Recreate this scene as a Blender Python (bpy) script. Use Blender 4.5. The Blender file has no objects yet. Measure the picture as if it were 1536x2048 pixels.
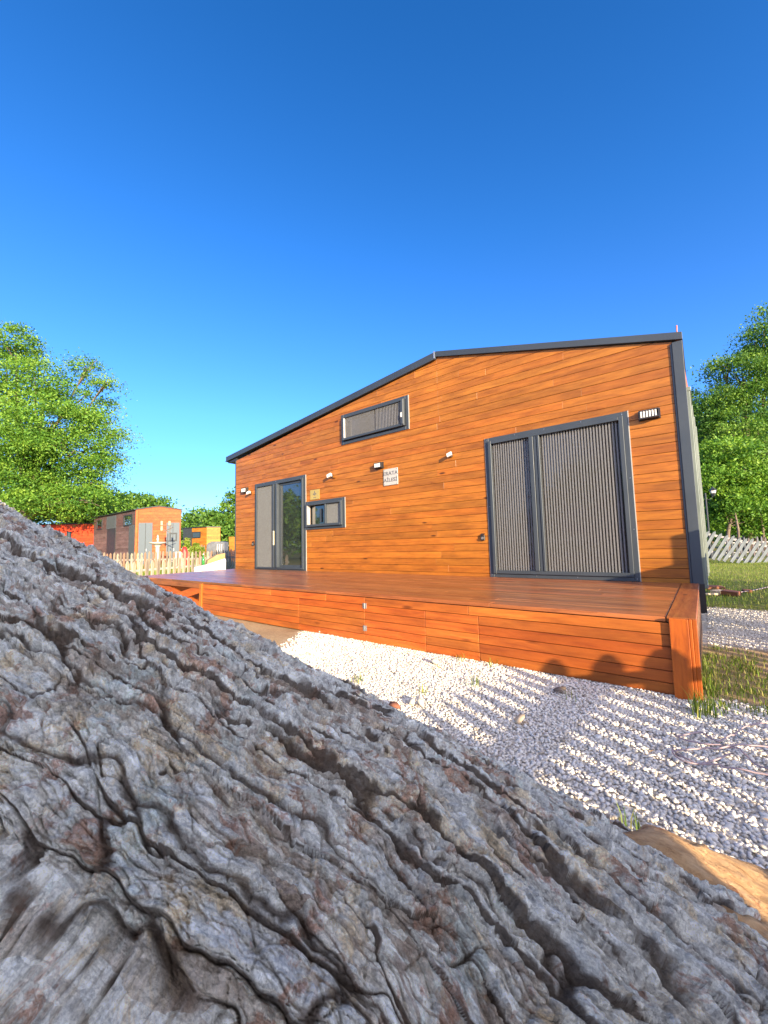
import bpy, bmesh, math, random
import numpy as np
from mathutils import Vector, Matrix
random.seed(7); rng = np.random.default_rng(7)
R = math.radians
sc = bpy.context.scene
col = sc.collection

# ------------------------------------------------------------------ camera
CAM = np.array([5.4484, -5.4098, 0.4818]); PITCH, ROLL, YAW, F = .0841, -.0239, -.6737, 794.016
_fw = np.array([math.sin(YAW)*math.cos(PITCH), math.cos(YAW)*math.cos(PITCH), math.sin(PITCH)])
_rt = np.array([math.cos(YAW), -math.sin(YAW), 0.0]); _up = np.cross(_rt, _fw)
CR = math.cos(ROLL)*_rt + math.sin(ROLL)*_up
CU = -math.sin(ROLL)*_rt + math.cos(ROLL)*_up
CF = _fw
cam = bpy.data.cameras.new('camera'); co = bpy.data.objects.new('camera', cam); col.objects.link(co)
co.matrix_world = Matrix(((CR[0], CU[0], -CF[0], CAM[0]), (CR[1], CU[1], -CF[1], CAM[1]), (CR[2], CU[2], -CF[2], CAM[2]), (0, 0, 0, 1)))
cam.sensor_fit = 'HORIZONTAL'; cam.sensor_width = 36; cam.lens = F/1536*36
cam.clip_start = .02; cam.clip_end = 2000
cam.dof.use_dof = True; cam.dof.focus_distance = 4.0; cam.dof.aperture_fstop = 48
sc.camera = co
sc.render.resolution_x = 768; sc.render.resolution_y = 1024

# ------------------------------------------------------------------ light
FILL_GLOW = 5.6
SUN_EL = R(13.5); SUN = np.array([.90*math.cos(SUN_EL), -.436*math.cos(SUN_EL), math.sin(SUN_EL)])
SUN /= np.linalg.norm(SUN)
world = bpy.data.worlds.new('World'); sc.world = world; world.use_nodes = True
wn = world.node_tree; bg = wn.nodes['Background']
sky = wn.nodes.new('ShaderNodeTexSky'); sky.sky_type = 'NISHITA'; sky.sun_disc = False
sky.sun_elevation = SUN_EL; sky.sun_rotation = math.atan2(SUN[0], SUN[1])
sky.air_density = 1.0; sky.dust_density = .15; sky.ozone_density = 3.0; sky.altitude = 0
_tc = wn.nodes.new('ShaderNodeTexCoord'); _sp = wn.nodes.new('ShaderNodeSeparateXYZ'); wn.links.new(_tc.outputs['Generated'], _sp.inputs[0])
_rp = wn.nodes.new('ShaderNodeValToRGB'); wn.links.new(_sp.outputs[2], _rp.inputs[0])   # colour of clear air by elevation
_e = _rp.color_ramp.elements; _e[0].position = 0; _e[0].color = (.34, .47, .76, 1); _e[1].position = 1; _e[1].color = (.065, .37, .66, 1)
_q = _e.new(.30); _q.color = (.31, .575, .98, 1); _q = _e.new(.62); _q.color = (.165, .50, .86, 1)
_m = wn.nodes.new('ShaderNodeMix'); _m.data_type = 'RGBA'; _m.blend_type = 'MULTIPLY'; _m.inputs[0].default_value = 1
wn.links.new(sky.outputs[0], _m.inputs[6]); wn.links.new(_rp.outputs[0], _m.inputs[7])
# warm fill added to the sky on the sun's side, unseen, to brighten the log
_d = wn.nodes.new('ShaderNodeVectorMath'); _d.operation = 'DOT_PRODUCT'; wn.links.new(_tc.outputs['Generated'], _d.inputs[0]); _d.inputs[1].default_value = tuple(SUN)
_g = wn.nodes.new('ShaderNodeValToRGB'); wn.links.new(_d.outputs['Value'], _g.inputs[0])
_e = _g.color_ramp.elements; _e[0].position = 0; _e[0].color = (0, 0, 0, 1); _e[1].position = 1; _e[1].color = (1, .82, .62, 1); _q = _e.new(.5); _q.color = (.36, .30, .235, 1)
_s = wn.nodes.new('ShaderNodeVectorMath'); _s.operation = 'MULTIPLY_ADD'; wn.links.new(_g.outputs[0], _s.inputs[0]); _s.inputs[1].default_value = (FILL_GLOW,)*3
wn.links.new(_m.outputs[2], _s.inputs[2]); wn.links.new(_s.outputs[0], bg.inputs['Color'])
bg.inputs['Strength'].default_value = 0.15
sl = bpy.data.lights.new('sun', 'SUN'); sl.energy = 4.6; sl.angle = R(.5); sl.color = (1, .80, .54)
so = bpy.data.objects.new('sun', sl); col.objects.link(so)
so.rotation_euler = Vector(SUN).to_track_quat('Z', 'Y').to_euler()
sc.view_settings.view_transform = 'Standard'; sc.view_settings.look = 'None'
sc.view_settings.gamma = 1; sc.view_settings.exposure = 1.57

# ------------------------------------------------------------------ helpers
GZ = -.46
def ray(x, y): return CF + CR*(x-768)/F - CU*(y-1024)/F
def at(x, t, z=GZ, y=1100.):
    p = CAM + ray(x, y)*t; return np.array([p[0], p[1], z])
def zat(x, y, t): return float((CAM + ray(x, y)*t)[2])
def onplane(x, y, ax, v):
    d = ray(x, y); return CAM + d*(v-CAM[ax])/d[ax]

def tag(o, label=None, cat=None, group=None, kind=None):
    if label: o['label'] = label
    if cat: o['category'] = cat
    if group: o['group'] = group
    if kind: o['kind'] = kind
    return o
def empty(name, loc=(0, 0, 0), label=None, cat=None, group=None, rz=0):
    o = bpy.data.objects.new(name, None); col.objects.link(o); o.location = loc; o.rotation_euler = (0, 0, rz)
    o.empty_display_size = .1
    return tag(o, label, cat, group)
def mesh_np(name, V, faces, mat, parent=None, smooth=False, rnd=None):
    """V (n,3); faces (m,k) array of one polygon size; rnd per face"""
    V = np.asarray(V, np.float32); faces = np.asarray(faces, np.int32)
    me = bpy.data.meshes.new(name); k = faces.shape[1]; m = len(faces)
    me.vertices.add(len(V)); me.vertices.foreach_set('co', V.ravel())
    me.loops.add(m*k); me.loops.foreach_set('vertex_index', faces.ravel())
    me.polygons.add(m); me.polygons.foreach_set('loop_start', np.arange(m, dtype=np.int32)*k)
    me.polygons.foreach_set('loop_total', np.full(m, k, np.int32))
    if smooth: me.polygons.foreach_set('use_smooth', np.ones(m, bool))
    if rnd is not None:
        a = me.attributes.new('rnd', 'FLOAT', 'FACE'); a.data.foreach_set('value', np.asarray(rnd, np.float32))
    me.update(calc_edges=True); me.materials.append(mat)
    o = bpy.data.objects.new(name, me); col.objects.link(o)
    if parent: o.parent = parent
    return o
class MB:
    def __init__(s): s.v = []; s.f = []; s.r = []
    def poly(s, pts, faces, r=None):
        b = len(s.v); s.v += [tuple(p) for p in pts]
        r = random.random() if r is None else r
        for f in faces: s.f.append([b+i for i in f]); s.r.append(r)
        return s
    def box(s, x0, x1, y0, y1, z0, z1, r=None):
        P = [(x, y, z) for z in (z0, z1) for y in (y0, y1) for x in (x0, x1)]
        return s.poly(P, [(0, 2, 3, 1), (4, 5, 7, 6), (0, 1, 5, 4), (2, 6, 7, 3), (0, 4, 6, 2), (1, 3, 7, 5)], r)
    def obox(s, o, u, v, w, r=None):
        o, u, v, w = map(np.array, (o, u, v, w))
        P = [o+u*a+v*b+w*c for c in (0, 1) for b in (0, 1) for a in (0, 1)]
        return s.poly(P, [(0, 2, 3, 1), (4, 5, 7, 6), (0, 1, 5, 4), (2, 6, 7, 3), (0, 4, 6, 2), (1, 3, 7, 5)], r)
    def prism(s, poly, axis, a, b, r=None):
        """poly 2D list; extruded along axis (0,1,2) from a to b"""
        def mk(p, t):
            q = list(p); q.insert(axis, t); return q
        n = len(poly); P = [mk(p, a) for p in poly]+[mk(p, b) for p in poly]
        return s.poly(P, [tuple(range(n)), tuple(range(2*n-1, n-1, -1))]+[(i, i+n, (i+1) % n+n, (i+1) % n) for i in range(n)], r)
    def tube(s, pts, rad, n=8, r=None, cap=True):
        pts = [np.array(p, float) for p in pts]
        if not hasattr(rad, '__len__'): rad = [rad]*len(pts)
        P = []
        for i, p in enumerate(pts):
            t = pts[min(i+1, len(pts)-1)]-pts[max(i-1, 0)]; t = t/(np.linalg.norm(t)+1e-9)
            a = np.cross(t, [0, 0, 1.0]) if abs(t[2]) < .9 else np.cross(t, [1.0, 0, 0]); a /= np.linalg.norm(a); b = np.cross(t, a)
            for k in range(n): P.append(p+rad[i]*(a*math.cos(2*math.pi*k/n)+b*math.sin(2*math.pi*k/n)))
        fs = [(i*n+k, i*n+(k+1) % n, (i+1)*n+(k+1) % n, (i+1)*n+k) for i in range(len(pts)-1) for k in range(n)]
        if cap: fs += [tuple(range(n))[::-1], tuple((len(pts)-1)*n+k for k in range(n))]
        return s.poly(P, fs, r)
    def lathe(s, c, prof, n=20, r=None):
        c = np.array(c, float); P = []
        for (rr, z) in prof:
            for k in range(n): P.append(c+np.array([rr*math.cos(2*math.pi*k/n), rr*math.sin(2*math.pi*k/n), z]))
        m = len(prof)
        fs = [(i*n+k, i*n+(k+1) % n, (i+1)*n+(k+1) % n, (i+1)*n+k) for i in range(m-1) for k in range(n)]
        fs += [tuple(range(n))[::-1], tuple((m-1)*n+k for k in range(n))]
        return s.poly(P, fs, r)
    def build(s, name, mat, parent=None, bevel=0, smooth=False, loc=None):
        me = bpy.data.meshes.new(name); me.from_pydata([tuple(map(float, p)) for p in s.v], [], s.f)
        a = me.attributes.new('rnd', 'FLOAT', 'FACE'); a.data.foreach_set('value', np.array(s.r, np.float32))
        bm = bmesh.new(); bm.from_mesh(me); bmesh.ops.recalc_face_normals(bm, faces=bm.faces); bm.to_mesh(me); bm.free()
        me.materials.append(mat)
        if smooth:
            me.polygons.foreach_set('use_smooth', np.ones(len(me.polygons), bool))
        o = bpy.data.objects.new(name, me); col.objects.link(o)
        if loc is not None: o.location = loc
        if parent: o.parent = parent
        if bevel:
            b = o.modifiers.new('bevel', 'BEVEL'); b.width = bevel; b.segments = 1; b.limit_method = 'ANGLE'
        return o
def B(*a, **k): return MB().box(*a, **k)

# ------------------------------------------------------------------ materials
class N:
    def __init__(s, name):
        s.m = bpy.data.materials.new(name); s.m.use_nodes = True; s.t = s.m.node_tree
        s.b = s.t.nodes['Principled BSDF']; s.out = s.t.nodes['Material Output']
    def n(s, typ, **k):
        nd = s.t.nodes.new('ShaderNode'+typ)
        for a, v in k.items():
            if a[0] == '_':
                key = a[1:]; key = int(key) if key.isdigit() else key
                if isinstance(v, bpy.types.NodeSocket): s.t.links.new(v, nd.inputs[key])
                else: nd.inputs[key].default_value = v
            else: setattr(nd, a, v)
        return nd
    def obj(s): return s.n('TexCoord').outputs['Object']
    def scale(s, v, sx, sy, sz, off=None):
        mp = s.n('VectorMath', operation='MULTIPLY', _0=v, _1=(sx, sy, sz)); o = mp.outputs[0]
        if off is not None: o = s.n('VectorMath', operation='ADD', _0=o, _1=off).outputs[0]
        return o
    def noise(s, v, sc=1., det=4., rough=.55, dist=0.): return s.n('TexNoise', _Vector=v, _Scale=sc, _Detail=det, _Roughness=rough, _Distortion=dist).outputs['Fac']
    def math(s, op, a, b=0., c=0., clamp=False):
        nd = s.n('Math', operation=op, _0=a, _1=b, _2=c); nd.use_clamp = clamp; return nd.outputs[0]
    def ramp(s, f, stops, interp='LINEAR'):
        nd = s.n('ValToRGB', _Fac=f); nd.color_ramp.interpolation = interp; e = nd.color_ramp.elements
        while len(e) < len(stops): e.new(.5)
        for el, (p, c) in zip(e, stops):
            el.position = p; el.color = (*c, 1) if hasattr(c, '__len__') else (c, c, c, 1)
        return nd.outputs[0]
    def mix(s, f, a, b, mode='MIX'):
        nd = s.n('Mix', data_type='RGBA', blend_type=mode)
        for sock, v in ((nd.inputs[0], f), (nd.inputs[6], a), (nd.inputs[7], b)):
            if isinstance(v, bpy.types.NodeSocket): s.t.links.new(v, sock)
            elif hasattr(v, '__len__'): sock.default_value = (*v, 1)
            else: sock.default_value = v
        return nd.outputs[2]
    def attr(s, name): return s.n('Attribute', attribute_name=name)
    def bump(s, h, strength=.3, dist=.01, normal=None):
        nd = s.n('Bump', _Height=h, _Strength=strength, _Distance=dist)
        if normal is not None: s.t.links.new(normal, nd.inputs['Normal'])
        s.t.links.new(nd.outputs[0], s.b.inputs['Normal']); return nd.outputs[0]
    def set(s, **k):
        for a, v in k.items():
            sock = s.b.inputs[a.replace('_', ' ')]
            if isinstance(v, bpy.types.NodeSocket): s.t.links.new(v, sock)
            elif hasattr(v, '__len__') and len(v) == 3: sock.default_value = (*v, 1)
            else: sock.default_value = v
        return s.m

def plain(name, c, rough=.5, metal=0., var=.12, sc=6., spec=.5, bump=0):
    n = N(name); f = n.noise(n.obj(), sc, 5, .6)
    c1 = tuple(x*(1-var) for x in c); c2 = tuple(min(1, x*(1+var)) for x in c)
    cc = n.ramp(f, [(.3, c1), (.7, c2)])
    rr = n.ramp(f, [(.3, max(.02, rough-.06)), (.7, min(1, rough+.08))])
    if bump: n.bump(n.noise(n.obj(), sc*12, 4, .6), bump, .004)
    return n.set(Base_Color=cc, Roughness=rr, Metallic=metal, Specular_IOR_Level=spec)

def wood(name, ax='X', dark=(.26, .062, .010), mid=(.50, .135, .020), light=(.68, .215, .035), rough=.42, coat=.25, knot=1.0, bmp=.25, varr=1.0):
    """stained softwood, grain along ax"""
    n = N(name); ob = n.obj(); rnd = n.attr('rnd').outputs['Fac']
    off = n.n('CombineXYZ', _0=n.math('MULTIPLY', rnd, 37.), _1=n.math('MULTIPLY', rnd, 91.), _2=n.math('MULTIPLY', rnd, 53.)).outputs[0]
    s = {'X': (1., 22., 22.), 'Y': (22., 1., 22.), 'Z': (22., 22., 1.)}[ax]
    v = n.scale(ob, *s, off=off)
    warp = n.n('TexNoise', _Vector=n.scale(ob, *(x**.45*1.6 for x in s), off=off), _Scale=1., _Detail=2.).outputs['Color']
    v2 = n.n('VectorMath', operation='ADD', _0=v, _1=n.scale(warp, 2.2, 2.2, 2.2)).outputs[0]
    g = n.noise(v2, 1.6, 6, .62)
    fine = n.noise(n.scale(ob, *(x*(1.5 if x < 2 else 7) for x in s), off=off), 1., 3, .6)
    blot = n.noise(n.scale(ob, *(1.3 if x < 2 else 4. for x in s), off=off), 1.3, 4, .6)
    base = n.ramp(g, [(.30, dark), (.46, mid), (.70, light)])
    base = n.mix(n.math('MULTIPLY', fine, .35), base, tuple(x*.62 for x in mid))
    tone = n.ramp(rnd, [(0, .62), (.5, .95), (1., 1.3)])
    tone = n.mix(varr, (1, 1, 1), tone)
    base = n.mix(1., base, tone, 'MULTIPLY')
    hue = n.ramp(n.math('FRACT', n.math('MULTIPLY', rnd, 17.3)), [(0, (1.1, .82, .72)), (.5, (1, 1, 1)), (1, (.98, 1.18, 1.15))])
    base = n.mix(.9*varr, base, hue, 'MULTIPLY')
    base = n.mix(1., base, n.ramp(blot, [(.3, .70), (.62, 1.14)]), 'MULTIPLY')
    ks = {'X': (3.2, 11., 11.), 'Y': (11., 3.2, 11.), 'Z': (11., 11., 3.2)}[ax]
    vo = n.n('TexVoronoi', _Vector=n.scale(ob, *ks, off=off), _Scale=.55, _Randomness=1.)
    sel = n.math('GREATER_THAN', n.n('SeparateColor', _0=vo.outputs['Color']).outputs[0], .45)
    kn = n.math('MULTIPLY', n.ramp(vo.outputs['Distance'], [(.0, 1.), (.06, .9), (.13, 0.)]), sel)
    base = n.mix(n.math('MULTIPLY', kn, .8*knot), base, tuple(x*.35 for x in dark))
    n.bump(n.math('ADD', g, n.math('MULTIPLY', fine, .5)), bmp, .003)
    return n.set(Base_Color=base, Roughness=n.ramp(g, [(.3, rough+.1), (.7, rough-.05)]), Coat_Weight=coat, Coat_Roughness=.25, Specular_IOR_Level=.35)

M = {}
M['clad'] = wood('stained_cladding', dark=(.22, .064, .008), mid=(.345, .112, .012), light=(.43, .153, .018), varr=.4, knot=1.6, coat=.08, bmp=.3)
M['cladY'] = wood('stained_cladding_side', 'Y')
M['deckfront'] = wood('deck_cladding', varr=.65, dark=(.30, .066, .010), mid=(.42, .104, .015), light=(.52, .145, .023), rough=.42, coat=.15)
M['decktop'] = wood('deck_planks', dark=(.16, .056, .020), mid=(.28, .100, .032), light=(.38, .145, .048), rough=.36, coat=.3, varr=.6, knot=.5)
M['decktopY'] = wood('deck_trim', 'Y', dark=(.14, .032, .008), mid=(.26, .065, .015), light=(.38, .12, .028), rough=.4, coat=.2)
M['postZ'] = wood('deck_post', 'Z', dark=(.34, .09, .012), mid=(.48, .14, .018), light=(.58, .19, .026), rough=.42, coat=.15)
M['sidewood'] = wood('weathered_side_boards', 'Y', dark=(.10, .05, .03), mid=(.19, .10, .055), light=(.28, .16, .09), rough=.6, coat=.0)
M['redwood'] = wood('red_stained_boards', dark=(.42, .035, .01), mid=(.60, .055, .014), light=(.70, .075, .02), rough=.5, coat=.1, knot=.3, varr=.5)
M['cabinwood'] = wood('cabin_boards', dark=(.30, .055, .010), mid=(.44, .082, .014), light=(.50, .105, .02), rough=.55, coat=.05, knot=.3, varr=.6)
M['cabinyellow'] = wood('cabin_boards_honey', dark=(.34, .12, .012), mid=(.45, .17, .018), light=(.52, .21, .026), rough=.55, coat=.05, knot=.3, varr=.6)
M['shadewood'] = wood('cabin_boards_shaded_side', dark=(.10, .055, .05), mid=(.155, .088, .08), light=(.20, .115, .105), rough=.6, coat=.0, knot=.3, varr=.6)  # shade on the cabin's side put into its board colour
M['oldwood'] = wood('bleached_picket_wood', 'Z', dark=(.16, .12, .08), mid=(.28, .22, .155), light=(.38, .32, .24), rough=.8, coat=0, knot=.6, bmp=.5)
M['greywood'] = wood('grey_picket_wood', 'Z', dark=(.07, .07, .078), mid=(.105, .105, .115), light=(.145, .145, .16), rough=.85, coat=0, knot=.6, bmp=.5)
M['palewood'] = wood('pale_picket_wood', 'Z', dark=(.26, .21, .15), mid=(.41, .35, .27), light=(.50, .44, .35), rough=.8, coat=0, knot=.6, bmp=.5)
M['railwood'] = wood('grey_rail_wood', 'Y', dark=(.24, .22, .21), mid=(.36, .34, .33), light=(.46, .44, .43), rough=.85, coat=0, knot=.6, bmp=.5)
M['metal'] = plain('anthracite_aluminium', (.050, .062, .074), .45, .25, .08, 3.)
M['metal2'] = plain('anthracite_sheet', (.050, .062, .074), .42, .35, .1, 1.2)
M['seal'] = plain('aluminium_edge_sealant', (.45, .42, .38), .4, .2, .1)
M['black'] = plain('black_plastic', (.02, .02, .022), .4)
M['dark'] = plain('dark_interior', (.02, .02, .02), .8)
M['backing'] = plain('board_gap_backing', (.055, .018, .006), .9)
M['white'] = plain('white_plastic', (.62, .61, .58), .4, 0, .05)
M['palegreen'] = plain('pale_frame_edge', (.17, .20, .17), .35, 0, .15, 3.)
M['steel'] = plain('galvanised_steel', (.42, .42, .42), .35, .8)
M['gold'] = plain('brass_plaque', (.62, .43, .12), .35, .5, .1)
M['ink'] = plain('dark_lettering', (.10, .10, .11), .5)
M['inkgrey'] = plain('grey_lettering', (.22, .23, .25), .5)
M['stone'] = plain('white_cast_stone', (.42, .40, .35), .8, 0, .12, 8., bump=.3)
M['iron'] = plain('black_painted_iron', (.03, .035, .04), .45, .3)
M['greypaint'] = plain('grey_blue_door_panel', (.075, .10, .12), .5, .1, .06, 2.)
M['tarp'] = plain('grey_tarpaulin', (.13, .14, .16), .5, 0, .25, 5.)
M['red'] = plain('red_plastic', (.6, .03, .02), .4)
M['greenglass'] = plain('green_bottle_glass', (.03, .22, .05), .08, 0, .1)
M['straw'] = plain('dry_straw', (.36, .25, .11), .9, 0, .3, 12., bump=.8)
M['hose'] = plain('pink_grey_cable', (.34, .26, .27), .5)
M['terracotta'] = plain('broken_terracotta', (.20, .075, .04), .8, 0, .25, 20.)
M['stick'] = plain('pale_split_wood', (.55, .42, .27), .8, 0, .25, 14.)
M['canvas'] = plain('cream_canvas', (.40, .36, .23), .8, 0, .1)

def glass(name, tint=(.02, .025, .025)):
    n = N(name); return n.set(Base_Color=tint, Roughness=.03, Specular_IOR_Level=1., Coat_Weight=1., Coat_Roughness=.02)
M['glass'] = glass('window_glass')
def screen(name, c, alpha):
    n = N(name); ob = n.obj()
    v = n.n('TexVoronoi', _Vector=ob, _Scale=320.); m = n.noise(ob, 35, 3, .6)
    n.set(Base_Color=n.ramp(m, [(.3, tuple(x*.85 for x in c)), (.7, tuple(x*1.1 for x in c))]), Roughness=.8, Alpha=alpha); return n.m
M['pleat'] = screen('pleated_insect_mesh', (.15, .145, .14), .36)
M['signwhite'] = plain('painted_sign_board', (.40, .39, .36), .5, 0, .05)
M['cord'] = screen('pleat_fold_cord', (.19, .19, .188), .8)
M['flatmesh'] = screen('flat_insect_mesh', (.20, .205, .19), .72)

def foliage(name, a, b, c):
    n = N(name); rnd = n.attr('rnd').outputs['Fac']
    cc = n.ramp(rnd, [(0, a), (.5, b), (1., c)]); n.set(Base_Color=cc, Roughness=.55, Specular_IOR_Level=.25)
    tr = n.n('BsdfTranslucent', _Color=n.mix(1., cc, (1.5, 1.5, .7), 'MULTIPLY'))
    mx = n.n('MixShader', _0=.28, _1=n.b.outputs[0], _2=tr.outputs[0]); n.t.links.new(mx.outputs[0], n.out.inputs[0]); return n.m
M['leaf1'] = foliage('fresh_green_leaves', (.05, .14, .02), (.12, .255, .03), (.24, .38, .05))
M['leaf2'] = foliage('mid_green_leaves', (.035, .10, .02), (.09, .20, .03), (.19, .31, .045))
M['leaf3'] = foliage('dark_green_needles', (.02, .06, .02), (.035, .09, .03), (.06, .13, .04))
M['grass'] = foliage('grass_blades', (.08, .15, .015), (.17, .26, .03), (.36, .34, .10))
M['barkfar'] = plain('tree_trunk_bark', (.16, .12, .09), .9, 0, .35, 6., bump=.8)

# ------------------------------------------------------------------ ground
def smooth(x, a, b): 
    t = np.clip((x-a)/(b-a), 0, 1); return t*t*(3-2*t)
_lat = rng.random((256, 256))
def vnoise(x, y):
    xi = np.floor(x).astype(int); yi = np.floor(y).astype(int); fx = x-xi; fy = y-yi
    fx = fx*fx*(3-2*fx); fy = fy*fy*(3-2*fy)
    a = _lat[xi % 256, yi % 256]; b = _lat[(xi+1) % 256, yi % 256]; c = _lat[xi % 256, (yi+1) % 256]; d = _lat[(xi+1) % 256, (yi+1) % 256]
    return (a*(1-fx)+b*fx)*(1-fy)+(c*(1-fx)+d*fx)*fy
def fbm(x, y, o=4, g=.5):
    s = 0; a = 1; t = 0
    for i in range(o): s = s+a*vnoise(x*2**i+17.3*i, y*2**i+9.1*i); t += a; a *= g
    return s/t
def gravel_mask(x, y):
    wob = (fbm(x*1.7, y*1.7)-.5)*.7
    left = smooth(x+wob+.25*(y+2.4), 1.75, 2.25)
    right_front = 1-smooth(y+wob*.35, -2.42, -2.22)*smooth(x, 5.25, 5.4)
    m1 = left*right_front*(y < -2.2)
    strip = smooth(y+wob*.5, -.95, -.65)*(1-smooth(y+wob*.5, 1.45, 1.7))*smooth(x, 5.2, 5.4)
    return np.clip(m1+strip, 0, 1)*smooth(-y-x*0, -12, -11)*(x < 14)
def ground_h(x, y):
    near = np.exp(-((x-3)**2+(y-0)**2)/200.)
    g = gravel_mask(x, y)
    rough = (fbm(x*3, y*3, 4)-.5)*.035*(1-g)*smooth(x, 5.3, 5.6)+(fbm(x*2.2, y*2.2, 3)-.5)*.012
    return GZ+rough*near-.012
def axis_coords():
    fx = np.concatenate([-np.geomspace(700, 13, 26), np.arange(-12.8, -1, .2), np.arange(-1, 8, .035), np.arange(8, 13, .2), np.geomspace(13.2, 700, 26)])
    fy = np.concatenate([-np.geomspace(700, 9, 22), np.arange(-8.8, -5, .15), np.arange(-5, 2.5, .035), np.arange(2.5, 20, .16), np.geomspace(20.3, 900, 26)])
    return fx, fy
gx, gy = axis_coords(); X, Y = np.meshgrid(gx, gy, indexing='ij')
V = np.stack([X, Y, ground_h(X, Y)], -1).reshape(-1, 3)
nx, ny = X.shape; ii = (np.arange(nx-1)[:, None]*ny+np.arange(ny-1)[None, :]).ravel()
n = N('ground_soil_and_grass'); ob = n.obj()
gm = n.attr('gravel').outputs['Fac']; gr = n.attr('grassy').outputs['Fac']
nz = n.noise(ob, 2.2, 8, .65); nf = n.noise(ob, 38, 6, .7); nb = n.noise(ob, .25, 4, .6)
soil = n.ramp(nz, [(.3, (.30, .20, .11)), (.55, (.42, .30, .17)), (.75, (.50, .37, .22))])
soil = n.mix(1., soil, n.ramp(nf, [(.3, .7), (.7, 1.15)]), 'MULTIPLY')
grs = n.ramp(nf, [(.3, (.06, .085, .02)), (.55, (.13, .15, .035)), (.75, (.26, .23, .09))])
grs = n.mix(n.ramp(nb, [(.45, 0.), (.65, .6)]), grs, (.36, .30, .13))
base = n.mix(n.math('ADD', gr, n.math('MULTIPLY', n.math('SUBTRACT', nz, .5), .8), clamp=True), soil, grs)
grav = n.ramp(n.n('TexVoronoi', _Vector=ob, _Scale=70.).outputs['Distance'], [(.0, (.66, .62, .55)), (.5, (.58, .54, .47)), (.8, (.44, .40, .34))])
base = n.mix(gm, base, grav)
n.bump(n.math('ADD', nf, nz), .7, .02); n.set(Base_Color=base, Roughness=.95, Specular_IOR_Level=.1)
ground = mesh_np('ground', V, np.stack([ii, ii+ny, ii+ny+1, ii+1], 1), n.m, smooth=True)
a = ground.data.attributes.new('gravel', 'FLOAT', 'POINT'); a.data.foreach_set('value', gravel_mask(X, Y).ravel().astype(np.float32))
gd = (smooth(Y+(fbm(X*1.3, Y*1.3)-.5)*1.2, 1.5, 2.2)+smooth(fbm(X*1.1+40, Y*1.1), .50, .62)*(X > 5.2)*.5+smooth(-X-(fbm(X, Y)-.5)*3, 4.0, 5.5))*np.ones_like(X)
a = ground.data.attributes.new('grassy', 'FLOAT', 'POINT'); a.data.foreach_set('value', np.clip(gd, 0, 1).ravel().astype(np.float32))
tag(ground, kind='structure')

# ------------------------------------------------------------------ gravel pebbles
def ico():
    t = (1+5**.5)/2
    v = np.array([(-1, t, 0), (1, t, 0), (-1, -t, 0), (1, -t, 0), (0, -1, t), (0, 1, t), (0, -1, -t), (0, 1, -t), (t, 0, -1), (t, 0, 1), (-t, 0, -1), (-t, 0, 1)])/math.sqrt(1+t*t)
    f = np.array([(0, 11, 5), (0, 5, 1), (0, 1, 7), (0, 7, 10), (0, 10, 11), (1, 5, 9), (5, 11, 4), (11, 10, 2), (10, 7, 6), (7, 1, 8), (3, 9, 4), (3, 4, 2), (3, 2, 6), (3, 6, 8), (3, 8, 9), (4, 9, 5), (2, 4, 11), (6, 2, 10), (8, 6, 7), (9, 8, 1)])
    return v, f
IV, IF = ico()
def rocks(P, size, flat=.6):
    n_ = len(P); k = len(IV)
    v = IV[None]*(1+rng.uniform(-.22, .22, (n_, k, 1)))
    sx = size[:, None]*np.stack([rng.uniform(.8, 1.35, n_), rng.uniform(.65, 1., n_), rng.uniform(flat*.8, flat*1.2, n_)], 1)
    v = v*sx[:, None, :]
    tl = rng.normal(0, .45, n_); c, s = np.cos(tl)[:, None], np.sin(tl)[:, None]
    v = np.stack([v[..., 0]*c-v[..., 2]*s, v[..., 1], v[..., 0]*s+v[..., 2]*c], -1)
    az = rng.uniform(0, 6.28, n_); c, s = np.cos(az)[:, None], np.sin(az)[:, None]
    v = np.stack([v[..., 0]*c-v[..., 1]*s, v[..., 0]*s+v[..., 1]*c, v[..., 2]], -1)+P[:, None, :]
    f = (IF[None]+(np.arange(n_)*k)[:, None, None]).reshape(-1, 3)
    return v.reshape(-1, 3), f, np.repeat(rng.random(n_), len(IF))
def scatter(x0, x1, y0, y1, sp):
    xs = np.arange(x0, x1, sp); ys = np.arange(y0, y1, sp*.9); a, b = np.meshgrid(xs, ys)
    a = a.ravel()+rng.uniform(-.5, .5, a.size)*sp; b = b.ravel()+rng.uniform(-.5, .5, b.size)*sp; return a, b
ax_, ay_ = [], []
for q in ((1.0, 3.6, -4.2, -2.36, .0175), (3.6, 7.0, -4.9, -2.2, .0150), (5.35, 8.2, -1.1, 1.75, .024)):
    a, b = scatter(*q); ax_.append(a); ay_.append(b)
px, py = np.concatenate(ax_), np.concatenate(ay_)
keep = gravel_mask(px, py) > rng.uniform(.1, .9, len(px))
keep &= ~((py > -2.36) & (px < 5.42))
px, py = px[keep], py[keep]
sz = rng.lognormal(-4.76, .22, len(px))*np.where(px < 3.6, 1.05, 1)
hz = ground_h(px, py)+(fbm(px*9, py*9, 3)-.5)*.012+rng.uniform(.002, .009, len(px))
n = N('white_pebble'); rd = n.attr('rnd').outputs['Fac']
n.set(Base_Color=n.ramp(rd, [(0, (.38, .32, .24)), (.10, (.57, .51, .42)), (.35, (.68, .63, .53)), (.7, (.73, .685, .59)), (1, (.80, .76, .67))]), Roughness=.75, Specular_IOR_Level=.2)
v, f, rr = rocks(np.stack([px, py, hz], 1), sz)
o = mesh_np('gravel', v, f, n.m, rnd=rr); tag(o, 'white pebble gravel spread in front of the wooden deck and beside it', 'gravel', kind='stuff')
M['pebble'] = n.m
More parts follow.
